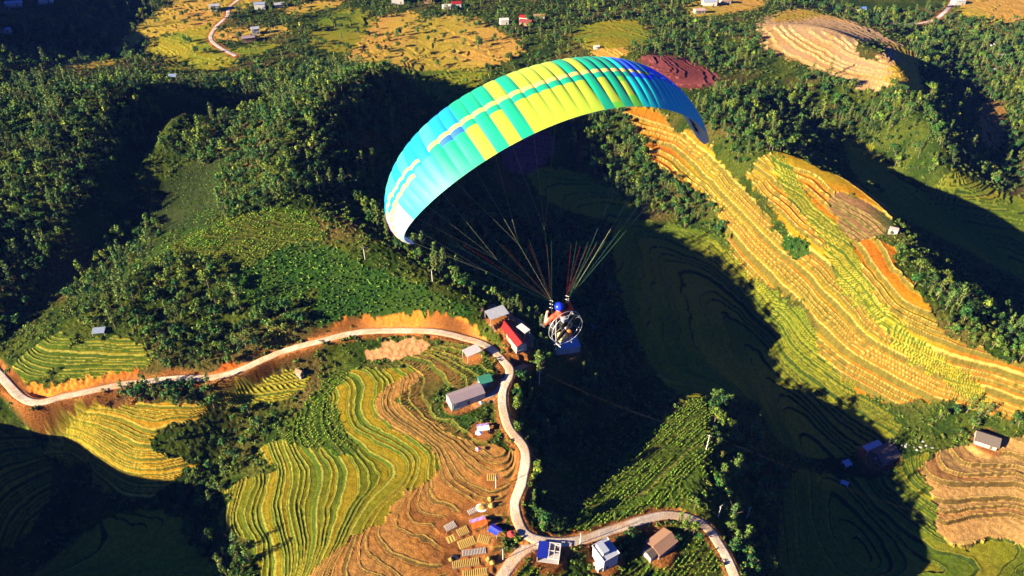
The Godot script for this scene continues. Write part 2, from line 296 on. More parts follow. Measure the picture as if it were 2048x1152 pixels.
	field("far_gold", [257,-747, 298,-790, 313,-771, 278,-730, 248,-705])
	field("scrub", [287,-614, 330,-681, 336,-668, 294,-589, 284,-596])
	field("purple_soil", [107,-602, 138,-620, 165,-582, 146,-551, 120,-564])
	field("far_gold", [-359,-674, -340,-747, -319,-790, -240,-797, -266,-746, -279,-706, -331,-682, -353,-663])
	field("far_green", [-333,-665, -279,-709, -272,-671, -236,-628, -236,-612, -282,-589, -303,-645])
	field("far_gold", [-352,-565, -389,-661, -358,-640, -323,-605])
	field("far_green", [-243,-644, -216,-663, -210,-647, -229,-630])
	field("far_gold", [-273,-687, -244,-701, -211,-702, -213,-687, -249,-669, -269,-674])
	field("far_gold", [-228,-748, -184,-776, -171,-761, -206,-737])
	field("far_gold", [-141,-638, -127,-728, -93,-744, -85,-699, -75,-735, -36,-729, -18,-704, 8,-658, 8,-640, -19,-618, -69,-609, -130,-613])
	field("dark_rice", [-188,-696, -165,-754, -135,-732, -140,-647, -169,-652])
	field("dark_rice", [-93,-600, -25,-612, -32,-579, -64,-557])
	field("far_gold", [67,-631, 84,-635, 100,-618, 73,-608])
	field("far_gold", [481,-826, 520,-858, 584,-853, 547,-784, 481,-784])
	field("far_gold", [198,-809, 270,-839, 249,-782, 175,-744])
	field("far_green", [59,-700, 114,-728, 126,-681, 105,-633, 63,-639])

func lay_woods():
	wood("left_hill", 4.6, 0.95, [-399,-525, -370,-522, -294,-512, -250,-517, -225,-447, -230,-400, -234,-364, -246,-331, -249,-299, -257,-254])
	wood("far_left", 6, 0.9, [-489,-675, -395,-729, -365,-777, -328,-721, -364,-696, -364,-580, -396,-519])
	wood("centre_ridge", 4.6, 0.95, [-208,-400, -190,-433, -164,-501, -111,-614, -80,-596, -54,-516, -38,-382, -15,-280, -38,-283, -65,-306, -86,-344, -118,-328, -143,-317, -168,-386, -116,-369, -131,-384])
	wood("road_slope", 4.8, 0.8, [-202,-263, -167,-292, -131,-281, -122,-271, -107,-266, -89,-260, -105,-250, -124,-242, -172,-239, -160,-249, -179,-258])
	wood("below_road", 4.6, 0.95, [-171,-232, -153,-234, -123,-236, -120,-233, -130,-225, -151,-226, -169,-229])
	wood("stream_left", 5, 0.55, [-136,-220, -112,-229, -101,-222, -122,-195, -113,-173, -91,-151, -112,-156, -125,-169, -147,-200])
	wood("valley_left", 5, 0.9, [-38,-382, 12,-418, 66,-399, 63,-358, 72,-298, 29,-254, 9,-271, -15,-280])
	wood("spur", 5, 0.75, [8,-251, 30,-264, 75,-303, 55,-260, 7,-202, 1,-215, 0,-230])
	wood("valley_edge", 5, 0.95, [37,-529, 83,-542, 98,-507, 99,-480, 133,-429, 136,-392, 130,-380, 108,-421, 84,-434, 56,-472])
	wood("right_top", 4.8, 0.85, [131,-505, 156,-549, 212,-565, 246,-578, 299,-551, 324,-517, 312,-467, 290,-463, 270,-489, 223,-492, 187,-447, 155,-434, 144,-456])
	wood("village", 7, 0.6, [-33,-807, 202,-828, 173,-733, 228,-677, 212,-604, 166,-594, 110,-609, 67,-638, 15,-610, 10,-682, -21,-718])
	wood("far_right", 6, 0.8, [427,-801, 544,-779, 391,-494, 327,-477, 329,-568])
	wood("far_right_top", 7, 0.7, [282,-842, 488,-860, 472,-813, 411,-752, 356,-726, 321,-793, 270,-783])
	wood("right_edge", 5, 0.9, [206,-329, 212,-309, 267,-285, 243,-247, 214,-266, 204,-287])
	wood("right_spur", 5, 0.9, [98,-259, 118,-237, 125,-208, 99,-157, 86,-151, 82,-165, 81,-173, 84,-195])
	wood("hamlet_right", 6, 0.8, [206,-247, 242,-238, 241,-226, 225,-236, 206,-233])
	wood("far_village_left", 7, 0.7, [-273,-734, -206,-783, -96,-805, -160,-754, -201,-716, -178,-696, -209,-669, -200,-633, -230,-602, -153,-574, -160,-646, -206,-695])
	wood("dip", 5.5, 0.85, [-249,-517, -167,-598, -121,-624, -125,-440, -188,-485])
	wood("hedges", 13, 1.0, [-346,-556, -363,-770, 14,-809, 11,-606, -68,-552, -136,-610, -234,-602, -276,-575])
	wood("house_garden", 4.6, 0.75, [31,-163, 52,-168, 69,-168, 71,-163, 60,-161, 49,-164, 40,-160, 29,-159])
	wood("verge", 4, 0.55, [10,-202, 15,-197, 12,-176, 16,-163, 45,-171, 33,-163, 12,-161, 8,-174])
	wood("hollow", 4.6, 0.6, [-226,-295, -229,-343, -212,-361, -199,-354, -189,-321, -196,-281])

func lay_roads():
	road("road", "pale concrete road winding along the spur past the houses", 2.0, Color(0.62, 0.52, 0.39), [-279.6,-8,-279.2, -249,-9,-258.8, -231.7,-10,-243.2, -209.9,-10,-226.9, -193.5,-9,-229.8, -171.4,-8,-235.6, -149.2,-6,-237, -126.6,-4,-237.2, -104.6,-1,-248.5, -87.3,1,-254, -69.8,2,-259, -51.3,3,-258.9, -35.1,4,-257.1, -21.2,3.5,-253.2, -11,3,-248.4, -3.1,1.5,-239.3, -0.9,1,-233.6, -4,0,-221.2, -1.8,-1,-205.4, 5.1,-2,-193.4, 4,-4,-180.5, 1.1,-6,-170.6, 3.8,-7.5,-160.9, 10.1,-8,-157.1, 22.8,-9,-157.3, 39.9,-10.5,-164, 57.8,-12,-170.5, 71,-14,-168.6, 77.3,-17,-160.9, 81,-20,-150.2, 82.4,-23,-138.9])
	road("lane", "short dirt lane forking off the road at the bottom bend", 2.2, Color(0.45, 0.36, 0.28), [11,-9.5,-157.5, 4.7,-9.3,-153.9, 0.2,-10.1,-149.5, -4.2,-11.4,-142.5])
	road("path", "short dirt track leaving the road near the red roofed house", 1.5, Color(0.44, 0.26, 0.14), [-2.6,-0.4,-235.1, 2.4,-1.9,-238.8, 6.2,-2.9,-242.3])
	road("path", "grey path curving from the road to the green roofed shed", 1.2, Color(0.3, 0.27, 0.24), [-3.5,-0.7,-231.4, -5.1,-0.7,-226.3, -8.2,-0.9,-222, -12.4,-1,-220.7])
	road("far_road", "narrow pale road between the far yellow fields", 1.8, Color(0.5, 0.46, 0.42), [-269.1,-7.9,-791.7, -276.7,-8.2,-751.1, -273,-8.6,-727, -275.7,-8.9,-699.9, -272.3,-10.2,-673.2, -253.6,-9.5,-646.7, -237.2,-9.7,-630.7])
	road("far_road", "dusty road bending through trees at the top right", 2.2, Color(0.42, 0.42, 0.44), [391.3,-31.8,-780.8, 423.2,-36.5,-791.4, 444.5,-33.9,-796.2, 466.6,-29.1,-817.2, 492.3,-27.5,-856.6])

# ---------- the relief ----------
func ridge(_called: String, p: Array):
	ridges.append(PackedFloat32Array(p))

func solve_relief():
	var pts := PackedVector3Array()
	for L in ridges:
		var n := L.size() / 3
		for i in n - 1:
			var a := Vector3(L[i * 3], L[i * 3 + 1], L[i * 3 + 2])
			var b := Vector3(L[i * 3 + 3], L[i * 3 + 4], L[i * 3 + 5])
			var m := maxi(1, int(Vector2(b.x - a.x, b.z - a.z).length() / 2.0))
			for k in m:
				pts.append(a.lerp(b, float(k) / m))
		pts.append(Vector3(L[n * 3 - 3], L[n * 3 - 2], L[n * 3 - 1]))
	var h := PackedFloat32Array()
	var pw := 0
	var ph := 0
	for cell in [80, 40, 20, 10, 5]:
		var nx := int(1600.0 / cell) + 1
		var nz := int(1200.0 / cell) + 1
		var sum := PackedFloat32Array(); sum.resize(nx * nz)
		var cnt := PackedFloat32Array(); cnt.resize(nx * nz)
		for p in pts:
			var i := clampi(roundi((p.z - BACK) / cell), 0, nz - 1) * nx + clampi(roundi((p.x - LEFT) / cell), 0, nx - 1)
			sum[i] += p.y
			cnt[i] += 1
		var g := PackedFloat32Array(); g.resize(nx * nz)
		for j in nz:
			for i in nx:
				var v := SEA
				if pw:
					var fx := i * 0.5
					var fz := j * 0.5
					var x0 := mini(int(fx), pw - 1); var x1 := mini(x0 + 1, pw - 1)
					var z0 := mini(int(fz), ph - 1); var z1 := mini(z0 + 1, ph - 1)
					fx -= x0; fz -= z0
					v = lerpf(lerpf(h[z0 * pw + x0], h[z0 * pw + x1], fx), lerpf(h[z1 * pw + x0], h[z1 * pw + x1], fx), fz)
				g[j * nx + i] = v
		for i in nx * nz:
			if cnt[i] > 0:
				sum[i] /= cnt[i]
		for it in (60 if cell > 5 else 40):
			# in-place relaxation settles faster than the two-array kind
			for j in nz:
				var up := maxi(j - 1, 0) * nx
				var dn := mini(j + 1, nz - 1) * nx
				var row := j * nx
				for i in nx:
					var q := row + i
					if cnt[q] > 0:
						g[q] = sum[q]
					else:
						g[q] = 0.25 * (g[up + i] + g[dn + i] + g[row + maxi(i - 1, 0)] + g[row + mini(i + 1, nx - 1)])
		h = g
		pw = nx
		ph = nz
	for it in 5:
		var g := h.duplicate()
		for j in range(1, ph - 1):
			for i in range(1, pw - 1):
				var q := j * pw + i
				g[q] = 0.4 * h[q] + 0.15 * (h[q - 1] + h[q + 1] + h[q - pw] + h[q + pw])
		h = g
	var im := Image.create_from_data(NX, NZ, false, Image.FORMAT_RF, h.to_byte_array())
	im.resize(hw, hh, Image.INTERPOLATE_CUBIC)
	height = im.get_data().to_float32_array()

func base_h(x: float, z: float) -> float:
	var fx := clampf(((x - LEFT) / CELL + 0.5) * FINE - 0.5, 0.0, hw - 1.001)
	var fz := clampf(((z - BACK) / CELL + 0.5) * FINE - 0.5, 0.0, hh - 1.001)
	var ix := int(fx)
	var iz := int(fz)
	fx -= ix
	fz -= iz
	var q := iz * hw + ix
	return lerpf(lerpf(height[q], height[q + 1], fx), lerpf(height[q + hw], height[q + hw + 1], fx), fz)

# ---------- what covers the ground ----------
# name: terrace step, roughness of the surface, tones of the tread, the riser and the bund on its lip
func ground_kind(called: String, step: float, bumps: float, a: Color, b: Color, c: Color, riser: Color, bund: Color):
	kinds[called] = kind_names.size()
	kind_names.append(called)
	props.append([step, bumps, a, b, c, riser, bund])

func raster(im: Image, p: Array, value: int):
	var n := p.size() / 2
	var z0 := 1e9
	var z1 := -1e9
	for i in n:
		z0 = minf(z0, p[i * 2 + 1]); z1 = maxf(z1, p[i * 2 + 1])
	for r in range(maxi(0, int((z0 - BACK) / RCELL)), mini(fh - 1, int((z1 - BACK) / RCELL)) + 1):
		var z := BACK + (r + 0.5) * RCELL
		var xs: Array[float] = []
		for i in n:
			var ax: float = p[i * 2]; var az: float = p[i * 2 + 1]
			var k := (i + 1) % n
			var bx: float = p[k * 2]; var bz: float = p[k * 2 + 1]
			if (az <= z) != (bz <= z):
				xs.append(ax + (bx - ax) * (z - az) / (bz - az))
		xs.sort()
		for i in range(0, xs.size() - 1, 2):
			var c0 := maxi(0, int((xs[i] - LEFT) / RCELL))
			var c1 := mini(fw - 1, int((xs[i + 1] - LEFT) / RCELL))
			if c1 >= c0:
				im.fill_rect(Rect2i(c0, r, c1 - c0 + 1, 1), Color8(value, value, value))

# outlines come out rounded, as hand-dug fields are
func rounded(p: Array) -> Array:
	var n := p.size() / 2
	var out := []
	for i in n:
		var v: Array[Vector2] = []
		for k in 4:
			var j := (i + k - 1 + n) % n
			v.append(Vector2(p[j * 2], p[j * 2 + 1]))
		for t in 4:
			var q := v[1].cubic_interpolate(v[2], v[0], v[3], t / 4.0)
			out.append(q.x); out.append(q.y)
	return out

func field(kind: String, p: Array):
	raster(field_image, rounded(p), kinds[kind])

func wood(called: String, spacing: float, share: float, p: Array):
	woods.append([called, spacing, share])
	raster(wood_image, rounded(p), woods.size())

func kind_at(x: float, z: float) -> int:
	var wide := 2.2 + clampf((-z - 420.0) * 0.03, 0.0, 9.0)
	var jx := x + wave.get_noise_2d(x * 6.0, z * 6.0) * wide
	var jz := z + wave.get_noise_2d(z * 6.0 + 400.0, x * 6.0) * wide
	return field_bytes[clampi(int((jz - BACK) / RCELL), 0, fh - 1) * fw + clampi(int((jx - LEFT) / RCELL), 0, fw - 1)]

func wood_at(x: float, z: float) -> int:
	return wood_bytes[clampi(int((z - BACK) / RCELL), 0, fh - 1) * fw + clampi(int((x - LEFT) / RCELL), 0, fw - 1)]

# a road is cut into the hillside: the ground comes level with it
func cut_road(p: PackedVector3Array, half: float):
	for s in p:
		var c := int(((s.x - LEFT) / CELL + 0.5) * FINE - 0.5)
		var r := int(((s.z - BACK) / CELL + 0.5) * FINE - 0.5)
		for j in range(maxi(0, r - 8), mini(hh - 1, r + 9)):
			for i in range(maxi(0, c - 8), mini(hw - 1, c + 9)):
				var x := ((i + 0.5) / FINE - 0.5) * CELL + LEFT
				var z := ((j + 0.5) / FINE - 0.5) * CELL + BACK
				var d := Vector2(x - s.x, z - s.z).length() - half
				var q := j * hw + i
				if d < road_near[q]:
					road_near[q] = d
					road_y[q] = s.y

func road_at(x: float, z: float) -> Vector2:
	var fx := clampf(((x - LEFT) / CELL + 0.5) * FINE - 0.5, 0.0, hw - 1.001)
	var fz := clampf(((z - BACK) / CELL + 0.5) * FINE - 0.5, 0.0, hh - 1.001)
	var ix := int(fx)
	var iz := int(fz)
	var q := iz * hw + ix
	if road_near[q] > 50.0 or road_near[q + hw + 1] > 50.0 or road_near[q + 1] > 50.0 or road_near[q + hw] > 50.0:
		return Vector2(99, 0)
	fx -= ix
	fz -= iz
	return Vector2(lerpf(lerpf(road_near[q], road_near[q + 1], fx), lerpf(road_near[q + hw], road_near[q + hw + 1], fx), fz), lerpf(lerpf(road_y[q], road_y[q + 1], fx), lerpf(road_y[q + hw], road_y[q + hw + 1], fx), fz))

# ground height and colour of a place
func ground(x: float, z: float, tinted := true) -> Array:
	var h := base_h(x, z)
	var k := kind_at(x, z)
	var p: Array = props[k]
	var step: float = p[0]
	var y := h
	var col: Color = p[2]
	var n := patch.get_noise_2d(x * 2.0, z * 2.0)
	if step > 0.0:
		var wob := (wave.get_noise_2d(x, z) * 0.9 + wave.get_noise_2d(x * 4.0, z * 4.0) * 0.22) * minf(1.0, step)
		var gx := base_h(x + 2.5, z) - h
		var gz := base_h(x, z + 2.5) - h
		var slope := maxf(0.04, sqrt(gx * gx + gz * gz) / 2.5)
		var s := step
		var t := (h + wob) / s
		t += 0.3 * sin(t * 1.7) + 0.22 * sin(t * 0.77 + x * 0.01)
		var kk := floorf(t)
		var f := t - kk
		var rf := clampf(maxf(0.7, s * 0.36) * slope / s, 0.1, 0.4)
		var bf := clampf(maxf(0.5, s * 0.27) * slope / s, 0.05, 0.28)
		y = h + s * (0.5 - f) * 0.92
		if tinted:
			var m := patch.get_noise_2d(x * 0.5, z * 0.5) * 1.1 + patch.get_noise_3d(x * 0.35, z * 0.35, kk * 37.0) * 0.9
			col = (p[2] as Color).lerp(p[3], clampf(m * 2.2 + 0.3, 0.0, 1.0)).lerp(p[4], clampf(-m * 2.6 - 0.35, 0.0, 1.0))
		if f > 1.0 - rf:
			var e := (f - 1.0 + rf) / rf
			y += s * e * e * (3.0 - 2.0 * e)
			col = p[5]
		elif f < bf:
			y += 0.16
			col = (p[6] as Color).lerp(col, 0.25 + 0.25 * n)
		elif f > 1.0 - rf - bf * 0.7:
			y -= 0.10
	elif tinted:
		col = (p[2] as Color).lerp(p[3], clampf(n * 1.8 + 0.3, 0.0, 1.0)).lerp(p[4], clampf(patch.get_noise_2d(x * 0.7 + 500.0, z * 0.7) * 2.4 - 0.3, 0.0, 1.0))
	var g := grain.get_noise_2d(x, z)
	y += g * (p[1] as float)
	if tinted:
		col = col * (1.0 + 0.35 * g)
	var rd := road_at(x, z)
	if rd.x < 4.0:
		var e := smoothstep(0.4, 3.6, rd.x)
		y = lerpf(rd.y - 0.12, y, e)
		if rd.x < 3.0 and tinted:
			col = col.lerp(Color(0.46, 0.18, 0.05) * (0.8 + 0.6 * n), 1.0 - smoothstep(0.7, 3.0, rd.x + n * 2.2))
	return [y, k, col]

func ground_y(x: float, z: float) -> float:
	return ground(x, z, false)[0]

var rows_at := PackedFloat32Array()
var cols_at := PackedFloat32Array()
var row_v: Array = []
var row_c: Array = []
var row_k: Array = []

func half_width(d: float) -> float:
	return 1.07 * (100.0 + 0.56 * maxf(d, 0.0)) + 12.0

func ground_row(r: int):
	var n := cols_at.size()
	var v := PackedVector3Array(); v.resize(n)
	var c := PackedColorArray(); c.resize(n)
	var k := PackedByteArray(); k.resize(n)
	var d := rows_at[r]
	var w := half_width(d)
	for i in n:
		var u := cols_at[i]
		var x := u * w if absf(u) <= 1.0 else signf(u) * (w + (absf(u) - 1.0) * (900.0 + maxf(0.0, d - 900.0) * 3.0))
		var g := ground(x, -d)
		v[i] = Vector3(x, g[0], -d)
		c[i] = g[2]
		k[i] = g[1]
	row_v[r] = v
	row_c[r] = c
	row_k[r] = k

var sheet_v := PackedVector3Array()
var sheet_n := PackedVector3Array()
var sheet_c := PackedColorArray()
var sheet_k := PackedByteArray()
var sheet_out: Array = []

func sheet_of(kind: int):
	var n := cols_at.size()
	var m := rows_at.size()
	var v := PackedVector3Array()
	var nn := PackedVector3Array()
	var c := PackedColorArray()
	var idx := PackedInt32Array()
	var where := {}
	for r in m - 1:
		var row := r * n
		var next := {}
		for i in n - 1:
			var q := row + i
			if sheet_k[q] != kind:
				continue
			var id := PackedInt32Array([0, 0, 0, 0])
			for e in 4:
				var s := q + (e & 1) + (n if e > 1 else 0)
				if where.has(s):
					id[e] = where[s]
				else:
					id[e] = v.size()
					where[s] = id[e]
					v.append(sheet_v[s]); nn.append(sheet_n[s]); c.append(sheet_c[s])
				if e > 1:
					next[s] = id[e]
			# seen from above these run clockwise
			idx.append_array(PackedInt32Array([id[0], id[2], id[1], id[1], id[2], id[3]]))
		where = next
	sheet_out[kind] = [v, nn, c, idx]

func grit(key: String, freq: float, low: float, seed_: int) -> NoiseTexture2D:
	var t := NoiseTexture2D.new()
	var f := FastNoiseLite.new()
	f.seed = seed_
	f.frequency = freq
	f.fractal_octaves = 4
	t.noise = f
	t.width = 1024; t.height = 1024
	t.seamless = true
	var ramp := Gradient.new()
	ramp.set_color(0, Color(low, low, low))
	ramp.set_color(1, Color(1, 1, 1))
	t.color_ramp = ramp
	t.resource_name = key
	return t

func ground_material(key: String, tex: Texture2D, scale: float) -> StandardMaterial3D:
	var m := StandardMaterial3D.new()
	m.resource_name = key
	m.vertex_color_use_as_albedo = true
	m.albedo_texture = tex
	m.uv1_triplanar = true
	m.uv1_world_triplanar = true
	m.uv1_scale = Vector3.ONE * scale
	m.roughness = 1.0
	m.metallic_specular = 0.1
	return m

func smooth_path(p: Array, gap := 1.0) -> PackedVector3Array:
	var v: Array[Vector3] = []
	for i in p.size() / 3:
		v.append(Vector3(p[i * 3], p[i * 3 + 1], p[i * 3 + 2]))
	var out := PackedVector3Array()
	for i in v.size() - 1:
		var a := v[maxi(i - 1, 0)]; var b := v[i]; var c := v[i + 1]; var d := v[mini(i + 2, v.size() - 1)]
		var n := maxi(1, int(b.distance_to(c) / gap))
		for k in n:
			out.append(b.cubic_interpolate(c, a, d, float(k) / n))
	out.append(v[v.size() - 1])
	return out

var roads: Array = []

func road(called: String, label: String, half: float, tone: Color, p: Array):
	var path := smooth_path(p)
	if called != "road":
		for i in path.size():
			path[i].y = base_h(path[i].x, path[i].z) + 0.1
		for it in 12:
			for i in range(1, path.size() - 1):
				path[i].y = 0.5 * path[i].y + 0.25 * (path[i - 1].y + path[i + 1].y)
	cut_road(path, half)
	roads.append([called, label, half, tone, path])

func lay_road(called: String, label: String, half: float, tone: Color, path: PackedVector3Array):
	var st := SurfaceTool.new()
	st.begin(Mesh.PRIMITIVE_TRIANGLES)
	var across := [-1.0, -0.97, -0.6, 0.0, 0.6, 0.97, 1.0]
	var drop := [-0.3, 0.0, 0.02, 0.04, 0.02, 0.0, -0.3]
	for i in path.size():
		var t := path[mini(i + 1, path.size() - 1)] - path[maxi(i - 1, 0)]
		t.y = 0
		t = t.normalized()
		var side := Vector3(-t.z, 0, t.x)
		for k in 7:
			var w: float = half * across[k] * (1.0 + 0.16 * wave.get_noise_2d(path[i].x * 5.0 + k * 7.0, path[i].z * 5.0))
			var q: Vector3 = path[i] + side * w + Vector3.UP * (drop[k] + 0.02)
			var n := patch.get_noise_2d(q.x * 4.0, q.z * 4.0) + 0.5 * grain.get_noise_2d(q.x, q.z)
			var c := tone * (1.0 + 0.4 * n) * (0.88 if k in [1, 3, 5] else 1.0)
			c = c.lerp(Color(0.5, 0.3, 0.13), clampf(wave.get_noise_2d(q.x * 2.0 + 70.0, q.z * 2.0) * 1.4, 0.0, 0.5))
			if absf(across[k]) > 0.9 or n > 0.42:
				c = c.lerp(Color(0.44, 0.22, 0.09), 0.55)
			st.set_color(c)
			st.add_vertex(q)
	for i in path.size() - 1:
		for k in 6:
			var a := i * 7 + k
			st.add_index(a); st.add_index(a + 7); st.add_index(a + 1)
			st.add_index(a + 1); st.add_index(a + 7); st.add_index(a + 8)
	st.generate_normals()
	structure(obj(called, st.commit(), mats["road"]), label)

func build_ground():
	lay_relief()
	solve_relief()
	fw = int(1600.0 / RCELL)
	fh = int(1200.0 / RCELL)
	field_image = Image.create_empty(fw, fh, false, Image.FORMAT_L8)
	wood_image = Image.create_empty(fw, fh, false, Image.FORMAT_L8)
	lay_kinds()
	lay_fields()
	lay_woods()
	field_bytes = field_image.get_data()
	wood_bytes = wood_image.get_data()
	road_near.resize(hw * hh); road_near.fill(99.0)
	road_y.resize(hw * hh)
	lay_roads()
	lay_pads()
	# rows of the sheet lie closer where the ground is near
	var rows := int(1000 * DRAFT)
	for d in [-2500.0, -900.0, -350.0, -150.0, -60.0, 0.0, 40.0, 70.0, 92.0, 106.0]:
		rows_at.append(d)
	for r in rows:
		rows_at.append(230.0 / tan(deg_to_rad(lerpf(63.0, 14.2, float(r) / (rows - 1)))))
	var last := rows_at[rows_at.size() - 1]
	for d in [20.0, 50.0, 100.0, 180.0, 320.0, 600.0, 1200.0, 2500.0, 5000.0]:
		rows_at.append(last + d)
	var cols := int(1250 * DRAFT)
	for u in [-2.0, -1.7, -1.45, -1.3, -1.2, -1.13, -1.08, -1.05, -1.03, -1.015]:
		cols_at.append(u)
	for i in cols:
		cols_at.append(-1.0 + 2.0 * i / (cols - 1))
	for u in [1.015, 1.03, 1.05, 1.08, 1.13, 1.2, 1.3, 1.45, 1.7, 2.0]:
		cols_at.append(u)
	var m := rows_at.size()
	var n := cols_at.size()
	row_v.resize(m); row_c.resize(m); row_k.resize(m)
	var job := WorkerThreadPool.add_group_task(ground_row, m)
	WorkerThreadPool.wait_for_group_task_completion(job)
	for r in m:
		sheet_v.append_array(row_v[r]); sheet_c.append_array(row_c[r]); sheet_k.append_array(row_k[r])
	sheet_n.resize(m * n)
	for r in m:
		var up := mini(r + 1, m - 1) * n
		var dn := maxi(r - 1, 0) * n
		for i in n:
			var e := mini(i + 1, n - 1)
			var w := maxi(i - 1, 0)
			sheet_n[r * n + i] = (sheet_v[r * n + e] - sheet_v[r * n + w]).cross(sheet_v[up + i] - sheet_v[dn + i]).normalized()
	sheet_out.resize(kind_names.size())
	job = WorkerThreadPool.add_group_task(sheet_of, kind_names.size())
	WorkerThreadPool.wait_for_group_task_completion(job)
	var fine := grit("grain", 0.045, 0.5, 11)
	var coarse := grit("tufts", 0.03, 0.25, 12)
	var soft := grit("soil", 0.025, 0.6, 13)
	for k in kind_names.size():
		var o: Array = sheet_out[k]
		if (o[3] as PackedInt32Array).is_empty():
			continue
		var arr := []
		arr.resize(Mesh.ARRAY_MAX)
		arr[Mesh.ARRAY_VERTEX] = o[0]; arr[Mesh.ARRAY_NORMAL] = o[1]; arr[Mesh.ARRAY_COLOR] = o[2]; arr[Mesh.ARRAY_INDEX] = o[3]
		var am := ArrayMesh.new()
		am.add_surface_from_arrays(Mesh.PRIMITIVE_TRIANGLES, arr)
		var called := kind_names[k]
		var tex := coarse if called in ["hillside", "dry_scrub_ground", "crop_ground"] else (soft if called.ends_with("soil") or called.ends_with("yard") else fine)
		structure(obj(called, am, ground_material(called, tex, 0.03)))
	mats["road"] = ground_material("road", soft, 0.05)
	for r in roads:
		lay_road(r[0], r[1], r[2], r[3], r[4])
	row_v.clear(); row_c.clear(); row_k.clear(); sheet_out.clear()
	sheet_v.clear(); sheet_n.clear(); sheet_c.clear()

# ---------- plants ----------
var leaf_mat: StandardMaterial3D
var bark_mat: StandardMaterial3D
var tree_spots: Array = []

func in_view(p: Vector3, margin := 30.0) -> bool:
	var q := p - eye
	var c := cos(deg_to_rad(38.0)); var s := sin(deg_to_rad(38.0))
	var u := q.y * c - q.z * s
	var f := -q.y * s - q.z * c
	if f < 20.0:
		return false
	var sx := 1500.0 * q.x / f
	var sy := -1500.0 * u / f
	return absf(sx) < 1024.0 + margin and absf(sy) < 576.0 + margin

# a cloud of leaf clumps round several lobes: [centre, radii, number of clumps]
func leaf_cloud(rng: RandomNumberGenerator, lobes: Array, size: float, tone: Color, spread := 0.24, yellow := 0.05) -> ArrayMesh:
	var v := PackedVector3Array()
	var nn := PackedVector3Array()
	var c := PackedColorArray()
	for L in lobes:
		var at: Vector3 = L[0]
		var rad: Vector3 = L[1]
		var lobe_tone := rng.randf_range(0.8, 1.2)
		for i in L[2]:
			var d := Vector3(rng.randfn(), rng.randfn() + 0.25, rng.randfn()).normalized()
			var p := at + d * rad * pow(rng.randf(), 0.28)
			var up := (d + Vector3(rng.randfn(), rng.randfn() + 0.6, rng.randfn()) * 0.5).normalized()
			var a := up.cross(Vector3(rng.randfn(), rng.randfn(), rng.randfn())).normalized()
			var b := up.cross(a)
			var s := size * rng.randf_range(0.6, 1.3)
			var t := tone * (lobe_tone * (1.0 + spread * rng.randfn()))
			if rng.randf() < yellow:
				t = t.lerp(Color(0.2, 0.19, 0.02), 0.6)
			t = Color(maxf(t.r, 0.006), maxf(t.g, 0.01), maxf(t.b, 0.003))
			var soft := (d * 0.75 + up * 0.6).normalized()
			# a folded clump: two triangles that meet along its spine
			var q := [p - a * s, p + b * s * 0.62 + up * s * 0.1, p + a * s, p - b * s * 0.62 - up * s * 0.15]
			var order := [0, 1, 2, 0, 2, 3]
			if (q[1] - q[0]).cross(q[2] - q[0]).dot(soft) > 0.0:
				order.reverse()
			for e in order:
				v.append(q[e]); nn.append(soft); c.append(t)
	var arr := []
	arr.resize(Mesh.ARRAY_MAX)
	arr[Mesh.ARRAY_VERTEX] = v; arr[Mesh.ARRAY_NORMAL] = nn; arr[Mesh.ARRAY_COLOR] = c
	var m := ArrayMesh.new()
	m.add_surface_from_arrays(Mesh.PRIMITIVE_TRIANGLES, arr)
	m.surface_set_material(0, leaf_mat)
	return m

func limb(st: SurfaceTool, a: Vector3, b: Vector3, ra: float, rb: float, sides := 5):
	var d := (b - a).normalized()
	var x := d.cross(Vector3(0.31, 0.2, 0.93)).normalized()
	var y := d.cross(x)
	for i in sides:
		var t0 := TAU * i / sides
		var t1 := TAU * (i + 1) / sides
		var e0 := x * cos(t0) + y * sin(t0)
		var e1 := x * cos(t1) + y * sin(t1)
		var q := [a + e0 * ra, b + e0 * rb, b + e1 * rb, a + e1 * ra]
		var nq := [e0, e0, e1, e1]
		for k in [0, 1, 2, 0, 2, 3]:
			st.set_normal(nq[k])
			st.add_vertex(q[k])

func trunk_mesh(rng: RandomNumberGenerator, h: float, r: float, forks: int) -> ArrayMesh:
	var st := SurfaceTool.new()
	st.begin(Mesh.PRIMITIVE_TRIANGLES)
	var top := Vector3(rng.randfn() * 0.2, h * 0.8, rng.randfn() * 0.2)
	limb(st, Vector3(0, -0.8, 0), Vector3(0, h * 0.4, 0), r, r * 0.75)
	limb(st, Vector3(0, h * 0.4, 0), top, r * 0.75, r * 0.3)
	for i in forks:
		var a := TAU * i / forks + rng.randf()
		var y := h * rng.randf_range(0.35, 0.6)
		limb(st, Vector3(0, y, 0), Vector3(cos(a) * h * 0.24, y + h * 0.22, sin(a) * h * 0.24), r * 0.4, r * 0.15, 4)
	var m := st.commit()
	m.surface_set_material(0, bark_mat)
	return m

# tree kinds: each is several shapes of crown with a trunk to match
var crowns := {}
var trunks := {}

